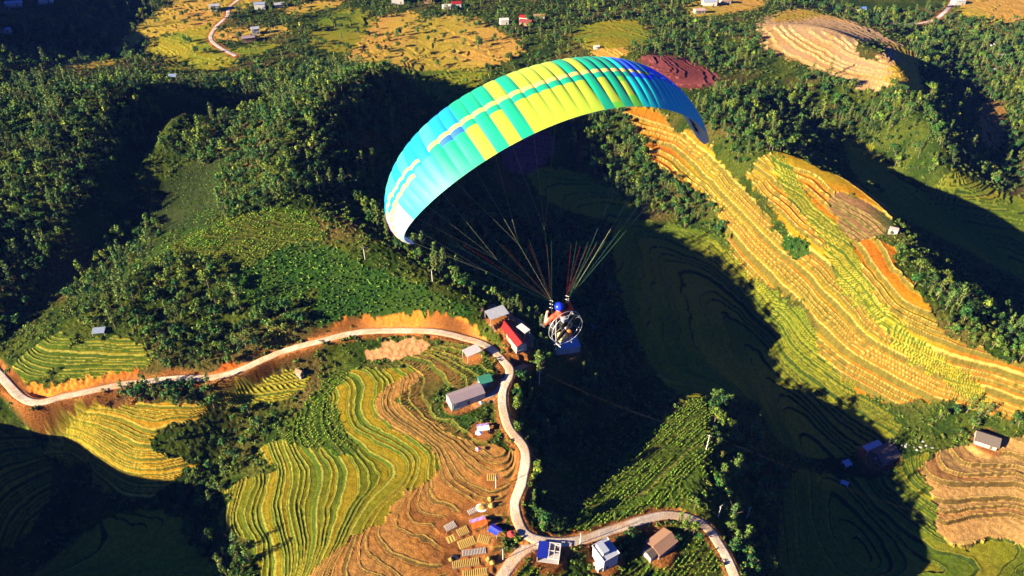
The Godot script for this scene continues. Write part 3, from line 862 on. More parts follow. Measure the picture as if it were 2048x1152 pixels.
func grow_kinds():
	var rng := RandomNumberGenerator.new()
	rng.seed = 77
	var tones := [Color(0.024, 0.07, 0.013), Color(0.032, 0.08, 0.013), Color(0.02, 0.058, 0.014), Color(0.048, 0.092, 0.014), Color(0.027, 0.072, 0.016), Color(0.064, 0.1, 0.014)]
	crowns["broadleaf_tree"] = []; trunks["broadleaf_tree"] = []
	for k in 6:
		var lobes := []
		var h := rng.randf_range(6.0, 7.5)
		var r := rng.randf_range(2.1, 2.9)
		for i in 11:
			var a := rng.randf() * TAU
			var e := sqrt(rng.randf()) * r * 0.75
			var y := h * 0.56 + rng.randf_range(-0.28, 0.3) * h * (1.0 - e / r * 0.6)
			var s := rng.randf_range(0.75, 1.3)
			lobes.append([Vector3(cos(a) * e, y, sin(a) * e), Vector3(s, s * 0.85, s), 30])
		crowns["broadleaf_tree"].append(leaf_cloud(rng, lobes, 0.38, tones[k] * Color(0.72, 0.9, 1.0)))
		trunks["broadleaf_tree"].append(trunk_mesh(rng, h, 0.2, 4))
	crowns["slender_tree"] = []; trunks["slender_tree"] = []
	for k in 3:
		var lobes := []
		var h := rng.randf_range(10.0, 12.0)
		for i in 9:
			var t := (i + 0.5) / 9.0
			var s := (0.55 + 0.75 * sin(PI * minf(t * 0.75 + 0.22, 1.0))) * rng.randf_range(0.8, 1.2)
			lobes.append([Vector3(rng.randfn() * 0.35, h * (0.22 + 0.76 * t), rng.randfn() * 0.35), Vector3(s, 0.8, s), 20])
		crowns["slender_tree"].append(leaf_cloud(rng, lobes, 0.36, [Color(0.055, 0.1, 0.02), Color(0.045, 0.092, 0.022), Color(0.07, 0.11, 0.02)][k]))
		trunks["slender_tree"].append(trunk_mesh(rng, h, 0.14, 3))
	crowns["bamboo_clump"] = []; trunks["bamboo_clump"] = []
	for k in 2:
		var lobes := []
		for i in 10:
			var a := rng.randf() * TAU
			var e := rng.randf_range(0.4, 2.4)
			lobes.append([Vector3(cos(a) * e, 5.0 + rng.randf() * 2.6 - e * 0.7, sin(a) * e), Vector3(0.9, 1.3, 0.9), 18])
		crowns["bamboo_clump"].append(leaf_cloud(rng, lobes, 0.45, [Color(0.07, 0.115, 0.015), Color(0.05, 0.1, 0.016)][k], 0.3, 0.2))
		trunks["bamboo_clump"].append(trunk_mesh(rng, 6.0, 0.12, 7))
	crowns["shrub"] = []
	for k in 4:
		var lobes := []
		for i in 4:
			var a := rng.randf() * TAU
			var s := rng.randf_range(0.5, 0.9)
			lobes.append([Vector3(cos(a) * 0.7, rng.randf_range(0.4, 0.9), sin(a) * 0.7), Vector3(s, s * 0.7, s), 15])
		crowns["shrub"].append(leaf_cloud(rng, lobes, 0.34, [Color(0.04, 0.085, 0.013), Color(0.06, 0.1, 0.014), Color(0.03, 0.068, 0.012), Color(0.085, 0.1, 0.02)][k], 0.35, 0.2))
	crowns["crop_plant"] = []
	for k in 3:
		crowns["crop_plant"].append(leaf_cloud(rng, [[Vector3(0, 0.55, 0), Vector3(0.4, 0.5, 0.4), 9]], 0.4, [Color(0.04, 0.105, 0.014), Color(0.055, 0.12, 0.014), Color(0.03, 0.088, 0.015)][k], 0.3, 0.12))
	crowns["maize_plant"] = []
	for k in 2:
		crowns["maize_plant"].append(leaf_cloud(rng, [[Vector3(0, 0.75, 0), Vector3(0.35, 0.75, 0.35), 10]], 0.42, [Color(0.095, 0.185, 0.016), Color(0.125, 0.2, 0.018)][k], 0.25, 0.08))
	crowns["rice_tuft"] = [leaf_cloud(rng, [[Vector3(0, 0.3, 0), Vector3(0.3, 0.3, 0.3), 6]], 0.25, Color(0.2, 0.18, 0.02))]

func scatter(called: String, crown: Array, mats_: Array, trunk: Array = []) -> Node3D:
	# mats_: [[variant, transform, tint]...]; plants too many to count stand as one mass
	var root := Node3D.new()
	root.name = numbered(called)
	add_child(root)
	root.set_meta("kind", "stuff")
	for k in crown.size():
		var mine := mats_.filter(func(e): return e[0] == k)
		if mine.is_empty():
			continue
		var buf := PackedFloat32Array()
		buf.resize(mine.size() * 16)
		for i in mine.size():
			var t: Transform3D = mine[i][1]
			var c: Color = mine[i][2]
			var q := i * 16
			buf[q] = t.basis.x.x; buf[q + 1] = t.basis.y.x; buf[q + 2] = t.basis.z.x; buf[q + 3] = t.origin.x
			buf[q + 4] = t.basis.x.y; buf[q + 5] = t.basis.y.y; buf[q + 6] = t.basis.z.y; buf[q + 7] = t.origin.y
			buf[q + 8] = t.basis.x.z; buf[q + 9] = t.basis.y.z; buf[q + 10] = t.basis.z.z; buf[q + 11] = t.origin.z
			buf[q + 12] = c.r; buf[q + 13] = c.g; buf[q + 14] = c.b; buf[q + 15] = 1.0
		for part in (["leaves", "stems"] if trunk.size() else ["leaves"]):
			var mm := MultiMesh.new()
			mm.transform_format = MultiMesh.TRANSFORM_3D
			mm.use_colors = true
			mm.mesh = crown[k] if part == "leaves" else trunk[k]
			mm.instance_count = mine.size()
			mm.buffer = buf
			var o := MultiMeshInstance3D.new()
			o.multimesh = mm
			o.name = part
			root.add_child(o, true)
			o.set_meta("kind", "stuff")
	return root

func keep_clear(p: Vector3) -> bool:
	for c in clearings:
		if Vector2(p.x - c.x, p.z - c.z).length_squared() < c.y * c.y:
			return true
	return false

func posed(rng: RandomNumberGenerator, p: Vector3, s: float, tall := 1.0) -> Transform3D:
	var b := Basis.from_euler(Vector3(rng.randfn() * 0.06, rng.randf() * TAU, rng.randfn() * 0.06)).scaled(Vector3(s, s * tall, s))
	return Transform3D(b, p)

func build_plants():
	leaf_mat = StandardMaterial3D.new()
	leaf_mat.resource_name = "leaves"
	leaf_mat.vertex_color_use_as_albedo = true
	leaf_mat.roughness = 0.75
	leaf_mat.metallic_specular = 0.25
	leaf_mat.backlight_enabled = true
	leaf_mat.backlight = Color(0.2, 0.32, 0.08)
	bark_mat = paint("bark", Color(0.16, 0.12, 0.08))
	grow_kinds()
	var rng := RandomNumberGenerator.new()
	rng.seed = 4242
	# trees of the woods, one try per cell of a jittered lattice
	var spots := []
	var z := -60.0
	while z > -830.0:
		var w := half_width(-z) + 40.0
		var x := -w - 90.0
		while x < w:
			var p := Vector3(x + rng.randf() * 3.1, 0, z + rng.randf() * 3.1)
			x += 3.25
			var k := wood_at(p.x, p.z)
			if k == 0:
				continue
			var wd: Array = woods[k - 1]
			if rng.randf() > (wd[2] as float) * pow(4.3 / (wd[1] as float), 2.0):
				continue
			if wave.get_noise_2d(p.x * 2.0, p.z * 2.0) > 0.42:
				continue
			var kind: String = kind_names[kind_at(p.x, p.z)]
			if (kind.contains("rice") or kind.contains("stubble") or kind.contains("yard") or kind.contains("green_field")) and (wd[0] != "hedges" or patch.get_noise_2d(p.x * 2.0, p.z * 2.0) < -0.14):
				continue
			if road_at(p.x, p.z).x < 2.0 or keep_clear(p):
				continue
			p.y = base_h(p.x, p.z)
			spots.append([p, k, 0.42 + 0.85 * pow(rng.randf(), 1.6) + 0.2 * patch.get_noise_2d(p.x * 3.0, p.z * 3.0)])
		z -= 3.25
	for s in lone_trees:
		if road_at(s[0], s[1]).x < 1.2:
			continue
		spots.append([Vector3(s[0], base_h(s[0], s[1]), s[1]), s[2], s[3]])
	print("trees ", spots.size())
	var each := []
	var mass := {"broadleaf_tree": [], "bamboo_clump": [], "slender_tree": []}
	for s in spots:
		var p: Vector3 = s[0]
		var kind := "broadleaf_tree"
		var m := patch.get_noise_2d(p.x * 1.5 + 90.0, p.z * 1.5)
		if s[1] is String:
			kind = s[1]
		elif m > 0.22 and rng.randf() < 0.6:
			kind = "bamboo_clump"
		elif m < -0.25 and rng.randf() < 0.5:
			kind = "slender_tree"
		var hill := 1.0 + 0.25 * patch.get_noise_2d(p.x, p.z)
		var tint := Color(1, 1, 1) * rng.randf_range(0.72, 1.28) * hill
		tint = tint * Color(rng.randf_range(0.85, 1.25), 1.0, rng.randf_range(0.8, 1.1))
		var n: int = crowns[kind].size()
		var e := [rng.randi() % n, posed(rng, p, s[2], rng.randf_range(0.85, 1.2)), tint, kind, s[1], s[2] / p.distance_to(eye)]
		if in_view(p + Vector3.UP * 3.0, 20.0):
			each.append(e)
		else:
			mass[kind].append(e)
	each.sort_custom(func(a, b): return a[5] > b[5])
	var count := {"broadleaf_tree": 0, "bamboo_clump": 0, "slender_tree": 0}
	for e in each:
		var kind: String = e[3]
		if count[kind] < (280 if kind == "broadleaf_tree" else 130):
			count[kind] += 1
			single_tree(e)
		else:
			mass[kind].append(e)
	for kind in mass:
		if mass[kind].size():
			scatter({"broadleaf_tree": "distant_forest", "bamboo_clump": "bamboo_thicket", "slender_tree": "plantation_forest"}[kind], crowns[kind], mass[kind], trunks[kind])
	# undergrowth and crops
	var shrubs := []
	var crop := []
	var maize := []
	z = -75.0
	while z > -800.0:
		var w := half_width(-z)
		var gap := 1.5 if z > -420.0 else 2.4
		var x := -w
		while x < w:
			var p := Vector3(x + rng.randf() * gap, 0, z + rng.randf() * gap)
			x += gap
			var g := kind_at(p.x, p.z)
			var kind: String = kind_names[g]
			if road_at(p.x, p.z).x < 0.8 or keep_clear(p):
				continue
			if kind in ["hillside", "dry_scrub_ground", "grassland"]:
				var dense := 0.22 if kind == "hillside" else 0.14
				dense *= clampf(1.0 + 2.2 * wave.get_noise_2d(p.x * 3.0, p.z * 3.0), 0.1, 2.6)
				if rng.randf() < dense and in_view(p + Vector3.UP * (base_h(p.x, p.z) + 0.5)):
					p.y = ground_y(p.x, p.z) - 0.1
					var tint := Color(1, 1, 1) * rng.randf_range(0.7, 1.3)
					if kind == "dry_scrub_ground":
						tint = tint * Color(2.2, 0.8, 0.9)
					shrubs.append([rng.randi() % 4, posed(rng, p, rng.randf_range(0.45, 1.35)), tint])
			elif kind == "cassava_ground":
				if rng.randf() < 0.85:
					p.y = ground_y(p.x, p.z)
					crop.append([rng.randi() % 3, posed(rng, p, rng.randf_range(0.7, 1.25)), Color(1, 1, 1) * rng.randf_range(0.7, 1.25)])
		z -= gap
	# rows of maize and vegetables run up the slopes
	var along := Vector2(0.67, -0.74)
	var across := Vector2(0.74, 0.67)
	for r in range(-420, 420):
		for i in range(-700, 900):
			var q := along * (i * 0.85 + rng.randfn() * 0.1) + across * (r * 1.5 + rng.randfn() * 0.1 + 0.5 * sin(i * 0.04)) + Vector2(0, -250)
			if q.y > -75.0 or q.y < -580.0 or absf(q.x) > half_width(-q.y):
				continue
			var p := Vector3(q.x, 0, q.y)
			var kind: String = kind_names[kind_at(p.x, p.z)]
			if not kind in ["crop_ground", "garden_terraces", "planted_plot_ground"]:
				continue
			if rng.randf() > 0.85 or keep_clear(p) or road_at(p.x, p.z).x < 0.5:
				continue
			if patch.get_noise_2d(p.x * 2.5, p.z * 2.5) > 0.28 or (kind == "crop_ground" and (posmod(r, 7) == 0 or fposmod(base_h(p.x, p.z), 3.4) < 0.5)):
				continue
			p.y = ground_y(p.x, p.z)
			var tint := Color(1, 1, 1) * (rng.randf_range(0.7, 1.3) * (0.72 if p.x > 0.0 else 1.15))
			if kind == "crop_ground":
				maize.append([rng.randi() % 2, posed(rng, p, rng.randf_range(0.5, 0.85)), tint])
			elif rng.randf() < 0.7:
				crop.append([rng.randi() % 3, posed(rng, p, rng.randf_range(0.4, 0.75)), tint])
	print("shrubs ", shrubs.size(), " crops ", crop.size(), " maize ", maize.size(), " singles ", count)
	scatter("undergrowth", crowns["shrub"], shrubs)
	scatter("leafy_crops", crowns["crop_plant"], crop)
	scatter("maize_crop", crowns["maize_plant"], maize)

var wood_words := {
	"left_hill": "forest on the shaded hill at the far left", "far_left": "dark forest in the top left corner", "centre_ridge": "forest on the ridge behind the left end of the wing",
	"road_slope": "wood above the orange road bank at left", "below_road": "trees standing just below the road at left", "stream_left": "green thicket along the gully between the two rice spurs",
	"valley_left": "dark wood on the shaded slope behind the red roofed house", "spur": "dark wood right of the road bend below the pilot", "valley_edge": "trees along the lower edge of the golden terraces",
	"right_top": "wood on the ridge right of the wing", "village": "trees around the village at the top", "far_right": "trees along the stream at the far right", "far_right_top": "trees along the valley road at top right",
	"right_edge": "trees lining the top edge of the golden terraces at right", "right_spur": "tall trees on the spur right of the green crop slope", "hamlet_right": "trees around the old house at the right edge",
	"hollow": "standing in the shaded hollow behind the left ridge", "house_garden": "garden between the lower road and the white house", "verge": "bushy verge on the valley side of the road bend",
	"hedges": "scattered along the hedges of the far yellow fields", "far_village_left": "trees among the far fields at top left", "dip": "trees in the hollow behind the wooded ridge"}
var kind_words := {"broadleaf_tree": "dark green rounded broadleaf tree", "bamboo_clump": "pale green feathery bamboo clump", "slender_tree": "tall slender light green tree"}

func single_tree(e: Array):
	var where: String = wood_words[woods[e[4] - 1][0]] if e[4] is int else ""
	var t: Transform3D = e[1]
	var o := Node3D.new()
	o.name = numbered(e[3])
	add_child(o)
	o.transform = t
	var crown: MeshInstance3D = obj("crown", crowns[e[3]][e[0]], null, o)
	obj("trunk", trunks[e[3]][e[0]], null, o)
	tag(o, "%s, %s" % [kind_words[e[3]], where] if where != "" else "%s standing near the houses by the road" % kind_words[e[3]], "bamboo" if e[3] == "bamboo_clump" else "tree", (kind_words[e[3]] + "s, " + where) if where != "" else kind_words[e[3]] + "s by the road")

# ---------- the paraglider ----------
const SPAN_CELLS := 52
var wing_basis: Basis
var wing_at: Vector3

func arc_point(s: float) -> Array:
	var ph := s * (1.6737 + -0.4478 * s)
	var ex := 1.3308 + -0.1345 * s
	var mid := Vector3(3.0865 * sin(ph) * ex, 3.0865 * (cos(ph) - 1.0), 0)
	var chord := 2.3337 * (1.0 - 0.86 * pow(absf(s), 4.1118))
	var inc := 0.0908 + 0.4521 * s * s
	var back := -0.5884 * s * s + 0.2501 * s + 0.8876 * s * s * s
	var le := mid + Vector3(0, sin(inc) * chord * 0.4 * cos(ph), -0.4 * chord * cos(inc) + back)
	var te := mid + Vector3(0, -sin(inc) * chord * 0.6 * cos(ph), 0.6 * chord * cos(inc) + back)
	return [le, te, chord, ph]

# a point of the skin: s along the span, t along the chord, bulge of the cell, upper or lower side
func skin(s: float, t: float, lift: float, upper: bool) -> Vector3:
	var a := arc_point(s)
	var b := arc_point(s + 0.004)
	var c: float = a[2]
	var p: Vector3 = (a[0] as Vector3).lerp(a[1], t)
	var span: Vector3 = ((b[0] as Vector3) - (a[0] as Vector3)).normalized()
	var along: Vector3 = ((a[1] as Vector3) - (a[0] as Vector3)).normalized()
	var n := along.cross(span).normalized()
	var th := 0.155 * 5.0 * (0.2969 * sqrt(t) - 0.126 * t - 0.3516 * t * t + 0.2843 * t * t * t - 0.1015 * t * t * t * t)
	var camber := 0.035 * 4.0 * t * (1.0 - t)
	var y := c * (camber + (th if upper else -th * 0.55))
	return p + n * (y + lift * (sin(PI * clampf(t * 1.02, 0.0, 1.0)) * 0.8 + 0.25 * (1.0 - t)))

func patch_mesh(i: int, t0: float, t1: float, rows: int, upper: bool) -> ArrayMesh:
	var st := SurfaceTool.new()
	st.begin(Mesh.PRIMITIVE_TRIANGLES)
	var n := 6
	for r in rows + 1:
		for k in n + 1:
			var u := float(k) / n
			var s := -1.0 + 2.0 * (i + u) / SPAN_CELLS
			var w := 0.042 * sqrt(maxf(0.0, 4.0 * u * (1.0 - u)))
			st.set_smooth_group(0)
			st.add_vertex(skin(clampf(s, -1.0, 1.0), lerpf(t0, t1, float(r) / rows), w if upper else -w * 0.6, upper))
	for r in rows:
		for k in n:
			var a := r * (n + 1) + k
			var q := [a, a + 1, a + n + 1, a + 1, a + n + 2, a + n + 1]
			if not upper:
				q.reverse()
			for e in q:
				st.add_index(e)
	st.generate_normals()
	return st.commit()

func cloth(key: String, c: Color) -> StandardMaterial3D:
	var m := paint(key, c, 0.5)
	m.rim_enabled = true
	m.rim = 0.2
	m.backlight_enabled = true
	m.backlight = Color(0.4, 0.4, 0.4)
	return m

func tube(st: SurfaceTool, a: Vector3, b: Vector3, r: float, sides := 5):
	limb(st, a, b, r, r, sides)

func tube_mesh(path: Array, r: float, sides := 6) -> ArrayMesh:
	var st := SurfaceTool.new()
	st.begin(Mesh.PRIMITIVE_TRIANGLES)
	for i in path.size() - 1:
		limb(st, path[i], path[i + 1], r, r, sides)
	return st.commit()

func build_wing():
	wing_at = Vector3(1.506, 223.013, -16.854)
	wing_basis = Basis(Vector3.UP, 0.4166) * Basis(Vector3.RIGHT, 0.0233) * Basis(Vector3.BACK, 0.0093)
	var teal := cloth("teal cloth", Color(0.0, 0.22, 0.125))
	var deep := cloth("deep teal cloth", Color(0.0, 0.42, 0.36))
	var lime := cloth("lime cloth", Color(0.23, 0.33, 0.022))
	var gold := cloth("gold cloth", Color(0.4, 0.37, 0.09))
	var cyan := cloth("cyan cloth", Color(0.02, 0.25, 0.215))
	var sea := cloth("light blue cloth", Color(0.0, 0.16, 0.3))
	var blue := cloth("blue cloth", Color(0.01, 0.08, 0.65))
	var green := cloth("green cloth", Color(0.08, 0.33, 0.02))
	var pink := cloth("pink cloth", Color(0.32, 0.15, 0.33))
	var white := cloth("white cloth", Color(0.75, 0.77, 0.82))
	var frost := cloth("frosted cyan cloth", Color(0.15, 0.24, 0.29))
	var seam := paint("seam", Color(0.05, 0.06, 0.07))
	var wing := thing("paraglider_wing", "large arched teal, lime and blue paraglider wing flying above the valley", "paraglider", wing_at)
	wing.basis = wing_basis
	for i in SPAN_CELLS:
		var cell := obj("canopy_cell", patch_mesh(i, 0.03, 1.0, 12, false), white, wing)
		# panels from the leading edge back: end of the panel along the chord, cloth
		var front := teal
		if i in [19, 21, 22, 23, 24, 26]: front = lime
		elif i in [31, 32] or i > 33: front = blue
		elif i in [14, 15, 11, 12, 9]: front = sea
		elif i in [13, 10, 8, 7]: front = cyan
		elif i < 5: front = pink
		elif i < 7: front = sea
		elif i == 30 or i == 33: front = deep
		var aft := cyan if i < 13 else teal
		if i in [16, 18, 20, 21, 22, 23, 24, 25]: aft = lime
		elif i == 27: aft = lime
		elif i == 29: aft = green
		elif i >= 30: aft = deep
		if i >= 46: aft = blue
		var cuts := []
		if i <= 4:
			cuts = [[0.6, pink], [0.7, gold], [1.0, frost]]
		elif i <= 7:
			cuts = [[0.36, front], [0.44, gold], [0.54, pink if i == 5 else sea], [0.63, gold], [1.0, frost]]
		elif i <= 10:
			cuts = [[0.42, front], [0.47, gold], [0.55, sea], [0.61, gold], [1.0, aft]]
		elif i <= 12:
			cuts = [[0.45, front], [0.5, gold if i == 11 else sea], [0.55, sea], [1.0, aft]]
		elif i < 34:
			cuts = [[0.44, front], [0.5, gold if i < 33 else lime], [0.585, blue if i in [14, 15, 31, 32, 33] else teal], [0.93 if i in [27, 29] else 1.0, aft]]
			if i in [27, 29]:
				cuts.append([1.0, green])
			if i == 29:
				cuts = [[0.44, front], [0.5, gold], [0.585, teal], [0.66, green], [0.86, lime], [1.0, green]]
		elif i < 44:
			cuts = [[0.42, front], [0.45, lime if i % 2 else white], [0.5, blue], [1.0, aft]]
		else:
			cuts = [[0.45, front], [1.0, aft]]
		var t := 0.0
		for c in cuts:
			obj("panel", patch_mesh(i, t, c[0], maxi(2, int((c[0] - t) * 20.0)), true), c[1], cell)
			t = c[0]
	# the maker's name on the underside near the right tip
	for k in 6:
		var tm := TextMesh.new()
		tm.text = "NIVIUK"[k]
		var font := SystemFont.new()
		font.font_names = PackedStringArray(["Droid Sans"])
		font.font_weight = 700
		tm.font = font
		tm.font_size = 40
		tm.pixel_size = 0.0068
		tm.depth = 0.01
		var s := 0.6 + 0.046 * k
		var p := skin(s, 0.6, 0.0, false)
		var x := (skin(s + 0.01, 0.6, 0.0, false) - p).normalized()
		var down := (skin(s, 0.5, 0.0, false) - p).cross(x).normalized()
		if down.dot(skin(s, 0.6, 0.0, false) - skin(s, 0.6, 0.0, true)) < 0.0:
			down = -down
		var o := obj("letter", tm, paint("black print", Color(0.012, 0.012, 0.015)), wing)
		o.basis = Basis(x, down.cross(x), down)
		o.position = p + down * 0.05
	# lines: from each riser to a knot and on to the underside
	var red := paint("red line", Color(0.14, 0.015, 0.015), 0.6)
	var jade := paint("green line", Color(0.03, 0.1, 0.06), 0.6)
	var pale := paint("pale line", Color(0.3, 0.34, 0.16), 0.6)
	var hang := Vector3(0, -6.9, -0.25)
	for side in [-1.0, 1.0]:
		var foot: Vector3 = hang + Vector3(0.26 * side, 0.0, 0.0)
		for row in 3:
			for k in 4:
				var sc: float = side * (0.1 + 0.22 * k)
				var t: float = [0.12, 0.45, 0.88][row]
				if row == 2:
					sc = side * (0.22 + 0.2 * k)
				var aim := skin(sc, t, 0.0, false)
				var start := foot + Vector3(0, 0, -0.06 + 0.08 * row)
				var knot := start.lerp(aim, [0.62, 0.6, 0.48][row])
				var line := obj("suspension_line", tube_mesh([start, knot], 0.0024 if row < 2 else 0.003, 4), [red, jade, pale][row] if not (row == 2 and k != 1) else jade, wing)
				for b in 3:
					obj("branch", tube_mesh([knot, skin(clampf(sc + side * (b - 1) * 0.075, -0.99, 0.99), t, 0.0, false)], 0.003, 3), [red, jade, pale][row], line)
		obj("riser", tube_mesh([foot, foot + Vector3(0.0, -0.25, 0.02), foot + Vector3(-0.05 * side, -0.62, 0.05)], 0.018, 5), paint("black webbing", Color(0.015, 0.015, 0.018)), wing)
		for b in 3:
			obj("riser_link", tube_mesh([foot + Vector3(-0.03, 0.0 - 0.14 * b, -0.05), foot + Vector3(0.03, 0.02 - 0.14 * b, 0.05)], 0.01, 6), paint("riser steel", Color(0.3, 0.3, 0.3), 0.4, 0.5), wing)

# ---------- the pilot and the motor ----------
# a body: tapered bones joined smoothly, meshed as surface nets; bone: [a, b, radius a, radius b, colour]
func flesh(bones: Array, cell: float, blend: float) -> ArrayMesh:
	var lo := Vector3.ONE * 1e9
	var hi := -lo
	for b in bones:
		var m: float = maxf(b[2], b[3]) + cell * 3.0
		for e in [b[0], b[1]]:
			lo = lo.min(e - Vector3.ONE * m)
			hi = hi.max(e + Vector3.ONE * m)
	var n := Vector3i(((hi - lo) / cell).ceil()) + Vector3i.ONE
	var d := PackedFloat32Array()
	d.resize(n.x * n.y * n.z)
	d.fill(9.0)
	var col := PackedColorArray(); col.resize(d.size())
	var best := PackedFloat32Array(); best.resize(d.size()); best.fill(9.0)
	for b in bones:
		var a: Vector3 = b[0]
		var ab: Vector3 = b[1] - a
		var ra: float = b[2]
		var rb: float = b[3]
		var m := maxf(ra, rb) + blend + cell * 2.0
		var l := Vector3i(((a.min(b[1]) - Vector3.ONE * m - lo) / cell).floor()).clamp(Vector3i.ZERO, n - Vector3i.ONE)
		var h := Vector3i(((a.max(b[1]) + Vector3.ONE * m - lo) / cell).ceil()).clamp(Vector3i.ZERO, n - Vector3i.ONE)
		var inv := 1.0 / maxf(ab.length_squared(), 1e-6)
		for z in range(l.z, h.z + 1):
			for y in range(l.y, h.y + 1):
				var q := (z * n.y + y) * n.x + l.x
				for x in range(l.x, h.x + 1):
					var p := lo + Vector3(x, y, z) * cell - a
					var t := clampf(p.dot(ab) * inv, 0.0, 1.0)
					var v := (p - ab * t).length() - lerpf(ra, rb, t)
					var o := d[q]
					if v < best[q]:
						best[q] = v
						col[q] = b[4]
					var e := maxf(blend - absf(o - v), 0.0) / blend
					d[q] = minf(o, v) - e * e * blend * 0.25
					q += 1
	var verts := PackedVector3Array()
	var cols := PackedColorArray()
	var ids := PackedInt32Array(); ids.resize(d.size()); ids.fill(-1)
	var st := SurfaceTool.new()
	st.begin(Mesh.PRIMITIVE_TRIANGLES)
	var offs := [0, 1, n.x, n.x + 1, n.x * n.y, n.x * n.y + 1, n.x * n.y + n.x, n.x * n.y + n.x + 1]
	var count := 0
	for z in n.z - 1:
		for y in n.y - 1:
			for x in n.x - 1:
				var q := (z * n.y + y) * n.x + x
				var ins := 0
				for o in offs:
					if d[q + o] < 0.0:
						ins += 1
				if ins == 0 or ins == 8:
					continue
				var sum := Vector3.ZERO
				var k := 0
				for e in [[0, 1], [2, 3], [4, 5], [6, 7], [0, 2], [1, 3], [4, 6], [5, 7], [0, 4], [1, 5], [2, 6], [3, 7]]:
					var u := d[q + offs[e[0]]]
					var w := d[q + offs[e[1]]]
					if (u < 0.0) != (w < 0.0):
						var t := u / (u - w)
						var pa := Vector3(e[0] & 1, (e[0] >> 1) & 1, e[0] >> 2)
						var pb := Vector3(e[1] & 1, (e[1] >> 1) & 1, e[1] >> 2)
						sum += pa.lerp(pb, t)
						k += 1
				ids[q] = count
				count += 1
				st.set_color(col[q])
				st.set_smooth_group(0)
				st.add_vertex(lo + (Vector3(x, y, z) + sum / k) * cell)
	for z in range(1, n.z - 1):
		for y in range(1, n.y - 1):
			for x in range(1, n.x - 1):
				var q := (z * n.y + y) * n.x + x
				var s := d[q] < 0.0
				var axes := [[1, n.x, n.x * n.y], [n.x, n.x * n.y, 1], [n.x * n.y, 1, n.x]]
				for ax in axes:
					if (d[q + ax[0]] < 0.0) == s:
						continue
					var f := [ids[q], ids[q - ax[1]], ids[q - ax[1] - ax[2]], ids[q - ax[2]]]
					if f.min() < 0:
						continue
					var o := [0, 2, 1, 0, 3, 2] if s else [0, 1, 2, 0, 2, 3]
					for i in o:
						st.add_index(f[i])
	st.generate_normals()
	return st.commit()

func hand_bones(wrist: Vector3, aim: Vector3, side: float, skin_tone: Color) -> Array:
	# palm towards the toggle; four fingers curl over it and the thumb closes from the side
	var f := aim.normalized()
	var r := Vector3(0, 0, -1).cross(f).normalized() * side
	var u := f.cross(r)
	var out := [[wrist, wrist + f * 0.075, 0.026, 0.034, skin_tone]]
	for k in 4:
		var b := wrist + f * 0.085 + r * (k - 1.5) * 0.021
		var l: float = [0.036, 0.042, 0.039, 0.03][k]
		var m := b + f * l
		var e := m + u * l * 0.9
		out.append([wrist + f * 0.04 + r * (k - 1.5) * 0.017, b, 0.015, 0.0105, skin_tone])
		out.append([b, m, 0.0105, 0.0095, skin_tone])
		out.append([m, e, 0.0095, 0.0085, skin_tone])
		out.append([e, e - f * l * 0.75, 0.0085, 0.008, skin_tone])
	var tb := wrist + f * 0.035 - r * 0.034
	out.append([tb, tb + f * 0.03 - r * 0.018 + u * 0.01, 0.014, 0.011, skin_tone])
	out.append([tb + f * 0.03 - r * 0.018 + u * 0.01, tb + f * 0.055 - r * 0.004 + u * 0.028, 0.011, 0.009, skin_tone])
	return out

func ball(r: Vector3, rings := 10, sides := 16, from := 0.0, to := PI) -> ArrayMesh:
	var st := SurfaceTool.new()
	st.begin(Mesh.PRIMITIVE_TRIANGLES)
	for i in rings + 1:
		var a := lerpf(from, to, float(i) / rings)
		for k in sides + 1:
			var t := TAU * k / sides
			var d := Vector3(sin(a) * cos(t), cos(a), sin(a) * sin(t))
			st.set_normal((d / r).normalized())
			st.add_vertex(d * r)
	for i in rings:
		for k in sides:
			var a := i * (sides + 1) + k
			for e in [a, a + sides + 1, a + 1, a + 1, a + sides + 1, a + sides + 2]:
				st.add_index(e)
	return st.commit()

func soft_box(size: Vector3, bevel: float) -> ArrayMesh:
	# a box with rounded edges
	var st := SurfaceTool.new()
	st.begin(Mesh.PRIMITIVE_TRIANGLES)
	var rings := 8
	var sides := 16
	var h := size * 0.5 - Vector3.ONE * bevel
	for i in rings + 1:
		var a := PI * i / rings
		for k in sides + 1:
			var t := TAU * (k + 0.5) / sides
			var d := Vector3(sin(a) * cos(t), cos(a), sin(a) * sin(t))
			st.set_normal(d)
			st.add_vertex(d * bevel + Vector3(signf(d.x) * h.x if absf(d.x) > 1e-4 else 0.0, signf(d.y) * h.y, signf(d.z) * h.z if absf(d.z) > 1e-4 else 0.0))
	for i in rings:
		for k in sides:
			var a := i * (sides + 1) + k
			for e in [a, a + sides + 1, a + 1, a + 1, a + sides + 1, a + sides + 2]:
				st.add_index(e)
	return st.commit()

func hoop(r: float, z: float, thick: float, c := Vector3.ZERO) -> ArrayMesh:
	var p := []
	for k in 49:
		var t := TAU * k / 48.0
		p.append(c + Vector3(cos(t) * r, sin(t) * r, z))
	return tube_mesh(p, thick, 6)

